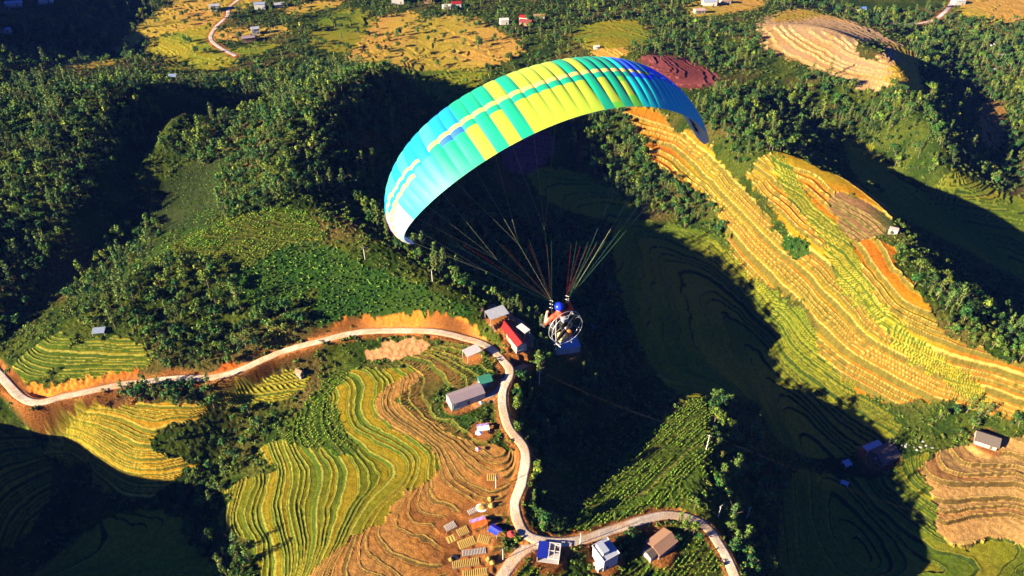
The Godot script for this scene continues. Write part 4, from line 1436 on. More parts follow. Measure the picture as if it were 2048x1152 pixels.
func build_pilot():
	var hang := wing_at + wing_basis * Vector3(0, -6.9, -0.25)
	var seat := hang + Vector3(0.0, -1.02, 0.06)
	var turn := 0.5
	var who := thing("person", "person in red jacket and blue helmet seated under the wing, arms raised to the lines", "person", seat, turn)
	var red := Color(0.5, 0.045, 0.015)
	var dark := Color(0.02, 0.022, 0.03)
	var skin_c := Color(0.5, 0.27, 0.17)
	var boot := Color(0.03, 0.025, 0.02)
	var cuff := Color(0.6, 0.36, 0.2)
	var b := [
		[Vector3(0, 0.02, 0), Vector3(0, 0.22, 0.03), 0.155, 0.15, dark], [Vector3(0, 0.22, 0.03), Vector3(0, 0.45, 0.02), 0.155, 0.165, red],
		[Vector3(-0.13, 0.45, 0.02), Vector3(0.13, 0.45, 0.02), 0.105, 0.105, red], [Vector3(0, 0.5, 0.01), Vector3(0, 0.62, -0.02), 0.06, 0.055, skin_c],
		[Vector3(0, 0.71, -0.01), Vector3(0, 0.74, -0.015), 0.098, 0.1, skin_c], [Vector3(0, 0.655, -0.06), Vector3(0, 0.68, -0.065), 0.05, 0.055, skin_c],
		[Vector3(0, 0.715, -0.105), Vector3(0, 0.69, -0.122), 0.012, 0.017, skin_c],
		[Vector3(-0.1, 0.0, -0.02), Vector3(-0.15, 0.07, -0.46), 0.105, 0.07, dark], [Vector3(0.1, 0.0, -0.02), Vector3(0.15, 0.07, -0.46), 0.105, 0.07, dark],
		[Vector3(-0.15, 0.07, -0.46), Vector3(-0.14, -0.32, -0.56), 0.068, 0.045, dark], [Vector3(0.15, 0.07, -0.46), Vector3(0.14, -0.32, -0.56), 0.068, 0.045, dark],
		[Vector3(-0.14, -0.36, -0.54), Vector3(-0.15, -0.41, -0.74), 0.052, 0.04, boot], [Vector3(0.14, -0.36, -0.54), Vector3(0.15, -0.41, -0.74), 0.052, 0.04, boot],
		[Vector3(-0.2, 0.47, 0.02), Vector3(-0.43, 0.3, 0.0), 0.078, 0.058, red], [Vector3(-0.43, 0.3, 0.0), Vector3(-0.36, 0.53, -0.1), 0.056, 0.036, cuff],
		[Vector3(0.2, 0.47, 0.02), Vector3(0.42, 0.53, 0.03), 0.078, 0.058, red], [Vector3(0.42, 0.53, 0.03), Vector3(0.36, 0.77, -0.04), 0.056, 0.036, red],
	]
	var m := StandardMaterial3D.new()
	m.resource_name = "clothes and skin"
	m.vertex_color_use_as_albedo = true
	m.roughness = 0.8
	var body := flesh(b, 0.017, 0.045)
	for e in [[Vector3(-0.36, 0.53, -0.1), Vector3(0.25, 0.9, -0.1), -1.0], [Vector3(0.36, 0.77, -0.04), Vector3(-0.2, 0.9, 0.0), 1.0]]:
		var hand := flesh(hand_bones(e[0], e[1], e[2], skin_c), 0.0045, 0.006)
		var st := SurfaceTool.new()
		st.append_from(body, 0, Transform3D())
		st.append_from(hand, 0, Transform3D())
		body = st.commit()
	obj("body", body, m, who)
	var helm := obj("helmet", ball(Vector3(0.135, 0.135, 0.15), 9, 20, 0.0, PI * 0.66), paint("blue helmet", Color(0.01, 0.03, 0.55), 0.25), who)
	helm.position = Vector3(0, 0.755, -0.01)
	obj("chin_strap", tube_mesh([Vector3(-0.11, 0.72, -0.01), Vector3(-0.06, 0.62, -0.05), Vector3(0.06, 0.62, -0.05), Vector3(0.11, 0.72, -0.01)], 0.008, 5), paint("black webbing", Color.BLACK), helm).position = -helm.position
	for s in [-1.0, 1.0]:
		var eye_ball := obj("eye", ball(Vector3(0.012, 0.009, 0.006), 5, 8), paint("eye", Color(0.02, 0.015, 0.01), 0.3), who)
		eye_ball.position = Vector3(0.034 * s, 0.727, -0.108)
	obj("mouth", tube_mesh([Vector3(-0.022, 0.662, -0.113), Vector3(0, 0.659, -0.118), Vector3(0.022, 0.662, -0.113)], 0.004, 5), paint("lips", Color(0.35, 0.1, 0.08)), who)
	# the motor on the pilot's back
	var pm := thing("paramotor", "round silver caged motor unit with cream fuel tank strapped behind the flying person", "paramotor", seat, turn)
	var steel := paint("bright tube", Color(0.36, 0.37, 0.39), 0.35, 0.4)
	var black := paint("black metal", Color(0.02, 0.02, 0.022), 0.45, 0.3)
	var web := paint("black webbing", Color.BLACK)
	var hub := Vector3(0, 0.26, 0.42)
	obj("cage_hoop", hoop(0.55, 0.36, 0.009, Vector3(0, 0.26, 0)), steel, pm)
	obj("cage_hoop", hoop(0.525, 0.5, 0.009, Vector3(0, 0.26, 0)), steel, pm)
	for k in 8:
		var t := TAU * (k + 0.5) / 8
		var d := Vector3(cos(t), sin(t), 0)
		var sp := obj("cage_spoke", tube_mesh([hub + d * 0.1 + Vector3(0, 0, -0.1), hub + d * 0.55 + Vector3(0, 0, -0.06), hub + d * 0.525 + Vector3(0, 0, 0.08)], 0.0055, 5), steel, pm)
		obj("brace", tube_mesh([hub + d * 0.49 + Vector3(0, 0, -0.07), hub + d * 0.52 + Vector3(0, 0, 0.08)], 0.006, 5), steel, sp)
	var eng := obj("engine", soft_box(Vector3(0.22, 0.24, 0.2), 0.03), black, pm)
	eng.position = Vector3(0, 0.27, 0.27)
	for k in 5:
		var fin := obj("cooling_fin", soft_box(Vector3(0.17, 0.012, 0.17), 0.004), steel, eng)
		fin.position = Vector3(0.02, 0.14 + 0.024 * k, 0.0)
	obj("exhaust_pipe", tube_mesh([Vector3(0.08, 0.3, 0.3), Vector3(0.2, 0.34, 0.32), Vector3(0.26, 0.24, 0.33), Vector3(0.22, 0.1, 0.33)], 0.035, 8), paint("dull steel", Color(0.35, 0.33, 0.32), 0.4, 0.7), pm)
	for s in [0.0, PI]:
		var pts := []
		var st := SurfaceTool.new()
		st.begin(Mesh.PRIMITIVE_TRIANGLES)
		for k in 9:
			var r := 0.03 + 0.46 * k / 8.0
			var w := 0.02 + 0.05 * sin(PI * (0.15 + 0.8 * k / 8.0))
			var tw := 0.6 - 0.045 * k
			for e in [-1.0, 1.0]:
				for f in [-0.006, 0.006]:
					var l := Vector3(r, e * w * cos(tw), e * w * sin(tw) + f)
					st.add_vertex(hub + Vector3(0, 0, 0.02) + l.rotated(Vector3.BACK, s + 0.9))
		for k in 8:
			var a := k * 4
			for q in [[0, 2], [3, 1], [1, 0], [2, 3]]:
				for e in [a + q[0], a + q[1], a + 4 + q[0], a + q[1], a + 4 + q[1], a + 4 + q[0]]:
					st.add_index(e)
		st.generate_normals()
		obj("propeller_blade", st.commit(), black, pm)
	obj("propeller_hub", soft_box(Vector3(0.09, 0.09, 0.07), 0.03), steel, pm).position = hub + Vector3(0, 0, 0.02)
	var tank := obj("fuel_tank", soft_box(Vector3(0.3, 0.3, 0.24), 0.08), paint("cream plastic", Color(0.62, 0.47, 0.22), 0.35), pm)
	tank.position = Vector3(-0.03, -0.17, 0.3)
	obj("tank_strap", tube_mesh([Vector3(0.06, 0.155, -0.1), Vector3(0.06, 0.15, 0.1), Vector3(0.06, 0.0, 0.128), Vector3(0.06, -0.14, 0.1)], 0.012, 5), web, tank)
	obj("tank_strap", tube_mesh([Vector3(-0.15, -0.04, 0.06), Vector3(-0.08, -0.04, 0.125), Vector3(0.08, -0.04, 0.125), Vector3(0.15, -0.04, 0.06)], 0.012, 5), web, tank)
	var bag := obj("gear_bag", soft_box(Vector3(0.16, 0.26, 0.2), 0.05), paint("orange bag", Color(0.55, 0.16, 0.04), 0.7), pm)
	bag.position = Vector3(0.21, -0.16, 0.28)
	var st2 := soft_box(Vector3(0.42, 0.07, 0.44), 0.03)
	obj("seat_board", st2, web, pm).position = Vector3(0, -0.17, -0.05)
	var back := obj("seat_back", soft_box(Vector3(0.4, 0.56, 0.08), 0.035), web, pm)
	back.position = Vector3(0, 0.2, 0.17)
	for s in [-1.0, 1.0]:
		obj("frame_tube", tube_mesh([Vector3(0.2 * s, 0.5, 0.2), Vector3(0.22 * s, 0.0, 0.22), Vector3(0.24 * s, -0.36, 0.3), Vector3(0.2 * s, -0.38, 0.5)], 0.013, 6), steel, pm)
		obj("swing_arm", tube_mesh([Vector3(0.2 * s, 0.4, 0.18), Vector3(0.27 * s, 0.42, -0.08)], 0.016, 6), black, pm)
		obj("harness_strap", tube_mesh([Vector3(0.14 * s, 0.52, 0.14), Vector3(0.15 * s, 0.55, -0.06), Vector3(0.14 * s, 0.3, -0.15), Vector3(0.16 * s, 0.02, -0.12)], 0.016, 5), web, pm)
	obj("skid_tube", tube_mesh([Vector3(-0.3, -0.4, 0.28), Vector3(-0.1, -0.44, 0.34), Vector3(0.12, -0.44, 0.34), Vector3(0.3, -0.4, 0.28)], 0.012, 6), steel, pm)
	obj("throttle_cable", tube_mesh([Vector3(0.12, 0.3, 0.2), Vector3(0.35, 0.4, 0.15), Vector3(0.4, 0.62, -0.02), Vector3(0.36, 0.84, -0.06)], 0.007, 5), web, pm)

# ---------- buildings ----------
func slab(st: SurfaceTool, t: Transform3D, s: Vector3):
	var h := s * 0.5
	for f in [[Vector3.RIGHT, Vector3.UP, Vector3.BACK], [Vector3.LEFT, Vector3.BACK, Vector3.UP], [Vector3.UP, Vector3.BACK, Vector3.RIGHT], [Vector3.DOWN, Vector3.RIGHT, Vector3.BACK], [Vector3.BACK, Vector3.RIGHT, Vector3.UP], [Vector3.FORWARD, Vector3.UP, Vector3.RIGHT]]:
		var q := []
		for e in [[-1, -1], [-1, 1], [1, 1], [1, -1]]:
			q.append(t * ((f[0] + f[1] * e[0] + f[2] * e[1]) * h))
		st.set_normal((t.basis * f[0]).normalized())
		for k in [0, 1, 2, 0, 2, 3]:
			st.add_vertex(q[k])

func block(s: Vector3, t := Transform3D()) -> ArrayMesh:
	var st := SurfaceTool.new()
	st.begin(Mesh.PRIMITIVE_TRIANGLES)
	slab(st, t, s)
	return st.commit()

func part_box(called: String, at_: Vector3, s: Vector3, m: Material, parent: Node, turn := Vector3.ZERO) -> MeshInstance3D:
	var o := obj(called, block(s), m, parent)
	o.position = at_
	o.rotation = turn
	return o

func wear(key: String, c: Color, rough := 0.85) -> StandardMaterial3D:
	if mats.has(key):
		return mats[key]
	var m := paint(key, c, rough)
	if not mats.has("stains"):
		mats["stains"] = grit("stains", 0.02, 0.55, 21)
	m.albedo_texture = mats["stains"]
	m.uv1_triplanar = true
	m.uv1_world_triplanar = true
	m.uv1_scale = Vector3.ONE * 0.22
	return m

# one slope of a sheet roof with its corrugations
func roof_slope(l: float, run: float, rise: float, rib: float) -> ArrayMesh:
	var st := SurfaceTool.new()
	st.begin(Mesh.PRIMITIVE_TRIANGLES)
	var len_ := sqrt(run * run + rise * rise)
	var t := Transform3D(Basis(Vector3.RIGHT, atan2(rise, run)), Vector3(0, rise * 0.5, run * 0.5))
	slab(st, t, Vector3(l, 0.07, len_))
	var n := int(l / rib)
	for i in n:
		slab(st, t * Transform3D(Basis(), Vector3(-l * 0.5 + (i + 0.5) * l / n, 0.055, 0)), Vector3(rib * 0.22, 0.045, len_ - 0.04))
	return st.commit()

func window_in(parent: Node, at_: Vector3, w: float, h: float, frame: Material, turn := 0.0):
	var f := obj("window", window_frame(w, h), frame, parent)
	f.position = at_
	f.rotation.y = turn
	var p := obj("pane", block(Vector3(w - 0.12, h - 0.12, 0.03)), paint("dark glass", Color(0.02, 0.03, 0.04), 0.1), f)
	p.position = Vector3(0, 0, -0.04)

func window_frame(w: float, h: float) -> ArrayMesh:
	var st := SurfaceTool.new()
	st.begin(Mesh.PRIMITIVE_TRIANGLES)
	for e in [-1.0, 1.0]:
		slab(st, Transform3D(Basis(), Vector3(e * (w - 0.08) * 0.5, 0, 0)), Vector3(0.08, h, 0.12))
		slab(st, Transform3D(Basis(), Vector3(0, e * (h - 0.08) * 0.5, 0)), Vector3(w - 0.16, 0.08, 0.118))
	slab(st, Transform3D(Basis(), Vector3.ZERO), Vector3(0.06, h - 0.16, 0.1))
	return st.commit()

func gable_wall(w: float, h: float, rise: float) -> ArrayMesh:
	var st := SurfaceTool.new()
	st.begin(Mesh.PRIMITIVE_TRIANGLES)
	var p := [Vector3(0, 0, -w / 2), Vector3(0, 0, w / 2), Vector3(0, h, w / 2), Vector3(0, h + rise, 0), Vector3(0, h, -w / 2)]
	for s in [-1.0, 1.0]:
		st.set_normal(Vector3(s, 0, 0))
		for k in ([0, 2, 1, 0, 3, 2, 0, 4, 3] if s < 0 else [0, 1, 2, 0, 2, 3, 0, 3, 4]):
			st.add_vertex(p[k] + Vector3(0.09 * s, 0, 0))
	var n := p.size()
	for k in n:
		var a: Vector3 = p[k]
		var b: Vector3 = p[(k + 1) % n]
		st.set_normal(Vector3(1, 0, 0).cross(b - a).normalized())
		var q := [a + Vector3(-0.09, 0, 0), a + Vector3(0.09, 0, 0), b + Vector3(0.09, 0, 0), b + Vector3(-0.09, 0, 0)]
		for e in [0, 2, 1, 0, 3, 2]:
			st.add_vertex(q[e])
	return st.commit()

# a house with a pitched sheet roof, its long side along x
func house(called: String, label: String, at_: Vector3, turn: float, l: float, w: float, h: float, rise: float, wall_m: Material, roof_m: Material, bays := 3, over := 0.5, group := "") -> Node3D:
	var o := thing(called, label, "house", at_, deg_to_rad(turn), group)
	part_box("foundation", Vector3(0, -0.6, 0), Vector3(l + 0.5, 1.5, w + 0.5), wear("plinth concrete", Color(0.3, 0.27, 0.24)), o)
	var front := part_box("wall", Vector3(0, 0.15 + h / 2, w / 2 - 0.09), Vector3(l - 0.004, h, 0.18), wall_m, o)
	var back := part_box("wall", Vector3(0, 0.15 + h / 2, -w / 2 + 0.09), Vector3(l - 0.004, h, 0.18), wall_m, o)
	for s in [-1.0, 1.0]:
		var g := obj("wall", gable_wall(w - 0.37, h, rise * (1.0 - 0.37 / w)), wall_m, o)
		g.position = Vector3(s * (l / 2 - 0.09), 0.15, 0)
	for s in [0.0, PI]:
		var r := obj("roof_slope", roof_slope(l + over * 2, w / 2 + over, rise + over * rise / (w / 2), 0.55), roof_m, o)
		r.position = Vector3(0, 0.15 + h - over * rise / (w / 2) + 0.05, 0)
		# the slope is built falling towards +z from the ridge
		r.rotation.y = s
	part_box("roof_ridge", Vector3(0, 0.15 + h + rise + 0.1, 0), Vector3(l + over * 2, 0.08, 0.4), roof_m, o)
	var frame := paint("pale frame", Color(0.6, 0.66, 0.55))
	for k in bays:
		var x := -l / 2 + l * (k + 0.5) / bays
		if k == bays / 2 and bays > 1:
			var d := part_box("door", Vector3(x, 0.15 + 1.05, w / 2 + 0.01), Vector3(1.0, 2.1, 0.08), wear("door wood", Color(0.16, 0.09, 0.05)), o)
			part_box("handle", Vector3(0.36, 0, 0.06), Vector3(0.05, 0.14, 0.05), paint("steel", Color(0.6, 0.6, 0.6), 0.35, 0.8), d)
		else:
			window_in(o, Vector3(x, 0.15 + h * 0.52, w / 2 + 0.012), minf(1.9, l / bays * 0.62), h * 0.5, frame)
		window_in(o, Vector3(x, 0.15 + h * 0.55, -w / 2 - 0.012), minf(1.2, l / bays * 0.5), h * 0.35, frame, PI)
	window_in(o, Vector3(-l / 2 - 0.012, 0.15 + h * 0.55, 0), 1.1, h * 0.36, frame, -PI / 2)
	window_in(o, Vector3(l / 2 + 0.012, 0.15 + h * 0.55, 0), 1.1, h * 0.36, frame, PI / 2)
	return o

# a flat roof on posts
func open_shed(called: String, label: String, category: String, at_: Vector3, turn: float, l: float, w: float, h: float, tilt: float, roof_m: Material, post_m: Material, group := "", deep := 0.0) -> Node3D:
	var o := thing(called, label, category, at_, deg_to_rad(turn), group)
	for x in [-1.0, 1.0]:
		for z in [-1.0, 1.0]:
			var top: float = h + tilt * w * 0.5 * -z
			part_box("post", Vector3(x * (l / 2 - 0.2), (top - deep) / 2 - 0.1, z * (w / 2 - 0.2)), Vector3(0.16, top + deep, 0.16), post_m, o)
	var r := obj("roof_sheet", roof_slope(l, w, -tilt * -w, 0.5), roof_m, o)
	r.position = Vector3(0, h - tilt * w * 0.5, -w / 2)
	return o

func spot(x: float, z: float, up := 0.0) -> Vector3:
	return Vector3(x, ground_y(x, z) + up, z)

# a drying floor: a pale mat with ridges of raked grain
func drying_mat(label: String, x: float, z: float, turn: float, l: float, w: float, ridges_: int, grain_m: Material, mat_m: Material):
	var o := thing("drying_mat", label, "drying mat", spot(x, z, 0.05), deg_to_rad(turn), "grain drying mats by the road fork")
	part_box("sheet", Vector3(0, 0.02, 0), Vector3(l, 0.06, w), mat_m, o)
	for k in ridges_:
		var st := SurfaceTool.new()
		st.begin(Mesh.PRIMITIVE_TRIANGLES)
		var gap := (l - 0.3) / ridges_
		var n := 7
		for i in n:
			for e in 3:
				var q := Vector3((e - 1) * gap * 0.36, 0.06 + (0.16 if e == 1 else 0.0) * (0.4 if i == 0 or i == n - 1 else 1.0), -w / 2 + 0.2 + (w - 0.4) * i / (n - 1))
				q += Vector3(grain.get_noise_2d(i * 3.0 + k * 9.0, x) * 0.08, 0, 0)
				st.add_vertex(q)
		for i in n - 1:
			for e in 2:
				var a := i * 3 + e
				for b in [a, a + 1, a + 3, a + 1, a + 4, a + 3]:
					st.add_index(b)
		st.generate_normals()
		var g := obj("grain_ridge", st.commit(), grain_m, o)
		g.position.x = -l / 2 + 0.15 + gap * (k + 0.5)

func parasol(label: String, at_: Vector3, r: float, a: Color, b: Color, open := true):
	var o := thing("parasol", label, "parasol", at_)
	part_box("pole", Vector3(0, 1.1, 0), Vector3(0.06, 2.4, 0.06), paint("steel", Color(0.6, 0.6, 0.6), 0.35, 0.8), o)
	for k in 8:
		var st := SurfaceTool.new()
		st.begin(Mesh.PRIMITIVE_TRIANGLES)
		var t0 := TAU * k / 8
		var t1 := TAU * (k + 1) / 8
		var y0 := 1.9 if open else 1.0
		var rr := r if open else r * 0.3
		for q in [Vector3(0, 2.5, 0), Vector3(cos(t0) * rr, y0, sin(t0) * rr), Vector3(cos(t1) * rr, y0, sin(t1) * rr)]:
			st.add_vertex(q)
		st.generate_normals()
		obj("panel", st.commit(), cloth("parasol %s" % (a if k % 2 else b).to_html(), a if k % 2 else b), o)

func power_pole(label: String, at_: Vector3, h := 8.0, turn := 0.0) -> Node3D:
	var o := thing("utility_pole", label, "utility pole", at_, turn, "power poles")
	var st := SurfaceTool.new()
	st.begin(Mesh.PRIMITIVE_TRIANGLES)
	limb(st, Vector3(0, -1, 0), Vector3(0, h, 0), 0.17, 0.11, 8)
	obj("pole", st.commit(), paint("pole concrete", Color(0.5, 0.47, 0.42)), o)
	part_box("cross_arm", Vector3(0, h - 0.4, 0), Vector3(1.8, 0.12, 0.12), paint("dull steel", Color(0.35, 0.33, 0.32)), o)
	for k in 4:
		var i := obj("insulator", ball(Vector3(0.07, 0.12, 0.07), 5, 8), paint("porcelain", Color(0.6, 0.58, 0.55), 0.2), o)
		i.position = Vector3(-0.75 + 0.5 * k, h - 0.24, 0)
	return o

func wires(a: Node3D, b: Node3D, h: float, sag: float, label: String):
	for k in 4:
		var e := Vector3(-0.75 + 0.5 * k, h - 0.15, 0)
		var p := a.transform * e
		var q := b.transform * e
		var pts := []
		for i in 17:
			var t := i / 16.0
			pts.append(p.lerp(q, t) - Vector3.UP * sag * 4.0 * t * (1.0 - t))
		var o := obj("power_line", tube_mesh(pts, 0.004, 4), paint("cable", Color(0.05, 0.05, 0.055)))
		tag(o, "%s, %s of the four" % [label, ["first from the left", "second from the left", "third from the left", "rightmost"][k]], "power line", "power lines across the dark valley")

func motorbike(label: String, at_: Vector3, turn: float):
	var o := thing("motorbike", label, "motorbike", at_, turn, "motorbikes by the road")
	var rubber := paint("rubber", Color(0.015, 0.015, 0.015))
	for z in [-0.62, 0.62]:
		var p := []
		for k in 17:
			p.append(Vector3(0, 0.3 + sin(TAU * k / 16) * 0.26, z + cos(TAU * k / 16) * 0.26))
		var wh := obj("wheel", tube_mesh(p, 0.055, 6), rubber, o)
		obj("rim", tube_mesh([Vector3(-0.05, 0.3, z), Vector3(0.05, 0.3, z)], 0.09, 8), paint("steel", Color.WHITE), wh)
	obj("body", soft_box(Vector3(0.26, 0.34, 0.7), 0.08), paint("bike paint", Color(0.05, 0.05, 0.07), 0.3), o).position = Vector3(0, 0.6, 0)
	obj("seat", soft_box(Vector3(0.26, 0.12, 0.65), 0.05), rubber, o).position = Vector3(0, 0.83, 0.25)
	obj("fork", tube_mesh([Vector3(0, 0.3, -0.62), Vector3(0, 0.95, -0.4)], 0.05, 6), paint("steel", Color.WHITE), o)
	obj("handlebar", tube_mesh([Vector3(-0.34, 1.0, -0.32), Vector3(0, 0.95, -0.4), Vector3(0.34, 1.0, -0.32)], 0.03, 6), paint("steel", Color.WHITE), o)

func straw_stack(label: String, at_: Vector3, r: float, h: float):
	var rng := RandomNumberGenerator.new()
	rng.seed = int(at_.x * 7.0 + at_.z * 3.0)
	var o := thing("straw_stack", label, "straw stack", at_, 0.0, "straw stacks near the drying mats")
	var m := leaf_cloud(rng, [[Vector3(0, h * 0.35, 0), Vector3(r, h * 0.45, r), 120], [Vector3(0, h * 0.75, 0), Vector3(r * 0.5, h * 0.3, r * 0.5), 50]], 0.35, Color(0.4, 0.27, 0.07), 0.2, 0.0)
	obj("straw", m, null, o)
	obj("core", ball(Vector3(r * 0.9, h * 0.8, r * 0.9), 6, 10, 0.0, PI * 0.55), wear("straw", Color(0.36, 0.24, 0.07)), o)

func tarp_tent(called: String, label: String, at_: Vector3, turn: float, l: float, w: float, h: float, top: Material, side: Material, pole_m: Material):
	var o := thing(called, label, "tent", at_, deg_to_rad(turn))
	for x in [-1.0, 1.0]:
		for z in [-1.0, 1.0]:
			part_box("pole", Vector3(x * l / 2, h / 2 - 0.2, z * w / 2), Vector3(0.08, h, 0.08), pole_m, o)
	for s in [0.0, PI]:
		var st := SurfaceTool.new()
		st.begin(Mesh.PRIMITIVE_TRIANGLES)
		var nx := 8
		for i in nx + 1:
			for k in 4:
				var t := k / 3.0
				st.add_vertex(Vector3(-l / 2 - 0.1 + (l + 0.2) * i / nx, h + 0.7 - 0.8 * t - 0.18 * sin(PI * t) - 0.06 * sin(i * 1.9 + k), t * (w / 2 + 0.15)))
		for i in nx:
			for k in 3:
				var a := i * 4 + k
				for e in [a, a + 4, a + 1, a + 1, a + 4, a + 5]:
					st.add_index(e)
		st.generate_normals()
		var p := obj("roof_sheet", st.commit(), top if s == 0.0 else side, o)
		p.rotation.y = s
	part_box("side_sheet", Vector3(0, h * 0.5, -w / 2 + 0.06), Vector3(l - 0.1, h * 0.9, 0.04), side, o)

func level(x: float, z: float, r: float):
	var y := base_h(x, z)
	cut_road(PackedVector3Array([Vector3(x, y + 0.1, z)]), r)
	clearings.append(Vector3(x, r + 1.5, z))

func level_strip(x: float, z: float, turn: float, l: float, w: float):
	var y := base_h(x, z) + 0.1
	var d := Vector2(cos(deg_to_rad(turn)), -sin(deg_to_rad(turn)))
	var path := PackedVector3Array()
	for k in 7:
		var q := Vector2(x, z) + d * (k / 6.0 - 0.5) * maxf(0.1, l - w * 0.6)
		path.append(Vector3(q.x, y, q.y))
	cut_road(path, w * 0.55)

func rock(called: String, label: String, at_: Vector3, r: float, m: Material, group: String):
	var st := SurfaceTool.new()
	var b := ball(Vector3(r, r * 0.7, r * 0.85), 6, 8)
	var mdt := MeshDataTool.new()
	mdt.create_from_surface(b, 0)
	for i in mdt.get_vertex_count():
		var v := mdt.get_vertex(i)
		mdt.set_vertex(i, v * (1.0 + 0.5 * grain.get_noise_3d(v.x * 2.0 + at_.x, v.y * 2.0, v.z * 2.0 + at_.z)))
	var am := ArrayMesh.new()
	mdt.commit_to_surface(am)
	st.create_from(am, 0)
	st.generate_normals()
	var o := obj(called, st.commit(), m)
	o.position = at_
	tag(o, label, "rock", group)

func lay_pads():
	for p in [[-22.9, -218.2], [-19.4, -219.8], [-15.6, -221.4]]:
		level(p[0], p[1], 4.0)
	level(-11.6, -227.9, 2.6)
	for p in [[-3.2, -255.5], [0.4, -251.0], [3.6, -247.7]]:
		level(p[0], p[1], 4.0)
	level(-6.8, -259.0, 4.0)
	level(25.3, -259.4, 6.0)
	level(-11.7, -203.4, 3.0)
	level(13.1, -152.4, 4.5)
	level(33.4, -153.0, 4.5)
	level(54.1, -158.3, 5.0)
	level(174.8, -233.2, 7.0)
	level(219.6, -230.6, 5.0)
	level(-17.5, -242.2, 3.0)
	for m in [[-7.7, -182.0, 0, 4.0, 3.4], [-14.8, -168.1, 30, 3.6, 2.6], [-22.5, -162.3, 32, 4.6, 3.2], [-17.8, -160.3, 28, 4.6, 3.6], [-21.8, -157.4, 28, 3.6, 3.0], [-16.2, -156.0, 24, 6.6, 3.6], [-10.1, -157.2, -15, 4.6, 3.4], [-13.5, -152.6, 8, 9.0, 2.8], [-16.2, -148.5, 10, 10.0, 3.4], [-12.9, -145.2, 6, 9.0, 3.0]]:
		level_strip(m[0], m[1], m[2], m[3], m[4])

var lone_trees := [[-3.9, -263.8, "slender_tree", 0.8], [-1.9, -269.2, "slender_tree", 0.7], [0.0, -265.6, "slender_tree", 0.85], [2.4, -271.8, "slender_tree", 0.85], [4.5, -268.9, "slender_tree", 0.75], [6.8, -265.8, "slender_tree", 0.85], [10.3, -267.0, "slender_tree", 0.9], [12.8, -262.4, "slender_tree", 0.8], [13.4, -252.6, "slender_tree", 0.8], [15.0, -251.0, "slender_tree", 0.75], [12.0, -248.9, "slender_tree", 0.7],
	[-13.9, -253.6, "bamboo_clump", 0.6], [-8.7, -248.1, "slender_tree", 0.5], [-6.2, -245.8, "slender_tree", 0.5], [-3.1, -243.2, "slender_tree", 0.5], [3.1, -239.9, "bamboo_clump", 0.7], [4.9, -239.1, "slender_tree", 0.6], [1.7, -225.5, "bamboo_clump", 0.7], [3.4, -224.1, "broadleaf_tree", 0.8], [5.6, -221.8, "broadleaf_tree", 0.8], [4.6, -215.8, "broadleaf_tree", 0.7],
	[37.1, -161.8, "broadleaf_tree", 0.7], [43.2, -161.1, "broadleaf_tree", 0.8], [45.8, -164.2, "broadleaf_tree", 0.6], [48.7, -165.6, "broadleaf_tree", 0.7], [53.6, -167.2, "broadleaf_tree", 0.6], [62.7, -167.2, "slender_tree", 0.8], [65.0, -165.0, "slender_tree", 0.75], [69.2, -172.8, "bamboo_clump", 0.7], [62.0, -172.7, "broadleaf_tree", 0.5], [84.9, -166.1, "slender_tree", 0.9], [82.0, -161.7, "slender_tree", 0.7], [100.2, -168.3, "slender_tree", 0.9],
	[-376.6, -672.4, "broadleaf_tree", 1.4], [-367.7, -673.3, "bamboo_clump", 1.5], [-358.8, -674.1, "broadleaf_tree", 1.3], [-323.1, -627.3, "broadleaf_tree", 1.4], [-306.6, -609.8, "broadleaf_tree", 1.2], [-349.0, -581.1, "broadleaf_tree", 1.1],
	[-100.1, -216.0, "bamboo_clump", 0.5], [-167.3, -256.0, "broadleaf_tree", 0.7], [-158.4, -256.8, "bamboo_clump", 0.7], [166.2, -356.0, "broadleaf_tree", 0.5], [163.4, -360.0, "broadleaf_tree", 0.5], [161.4, -358.0, "broadleaf_tree", 0.55], [167.0, -352.6, "broadleaf_tree", 0.5], [164.0, -353.7, "broadleaf_tree", 0.55], [206.9, -341.4, "broadleaf_tree", 0.5], [222.5, -408.1, "bamboo_clump", 0.9], [230.2, -412.7, "broadleaf_tree", 0.9], [231.0, -406.8, "broadleaf_tree", 0.8],
	[-167.9, -231.5, "broadleaf_tree", 1.01], [-162.7, -231.5, "broadleaf_tree", 0.93], [-158.2, -231.5, "slender_tree", 0.97], [-153.7, -231.2, "slender_tree", 0.82], [-149.4, -232.1, "broadleaf_tree", 1.12], [-145.0, -232.2, "broadleaf_tree", 0.89], [-140.8, -233.1, "broadleaf_tree", 0.87], [-136.5, -233.4, "slender_tree", 0.96], [-132.4, -234.6, "slender_tree", 0.97], [-128.9, -235.4, "slender_tree", 1.10], [-164.5, -229.3, "broadleaf_tree", 1.02], [-156.5, -228.8, "slender_tree", 0.94], [-147.8, -229.5, "broadleaf_tree", 1.03], [-139.2, -230.1, "broadleaf_tree", 0.86], [-123.7, -237.4, "slender_tree", 0.81], [-119.6, -238.9, "broadleaf_tree", 1.09], [-150.9, -228.7, "broadleaf_tree", 0.97], [-133.0, -231.3, "slender_tree", 1.12]]

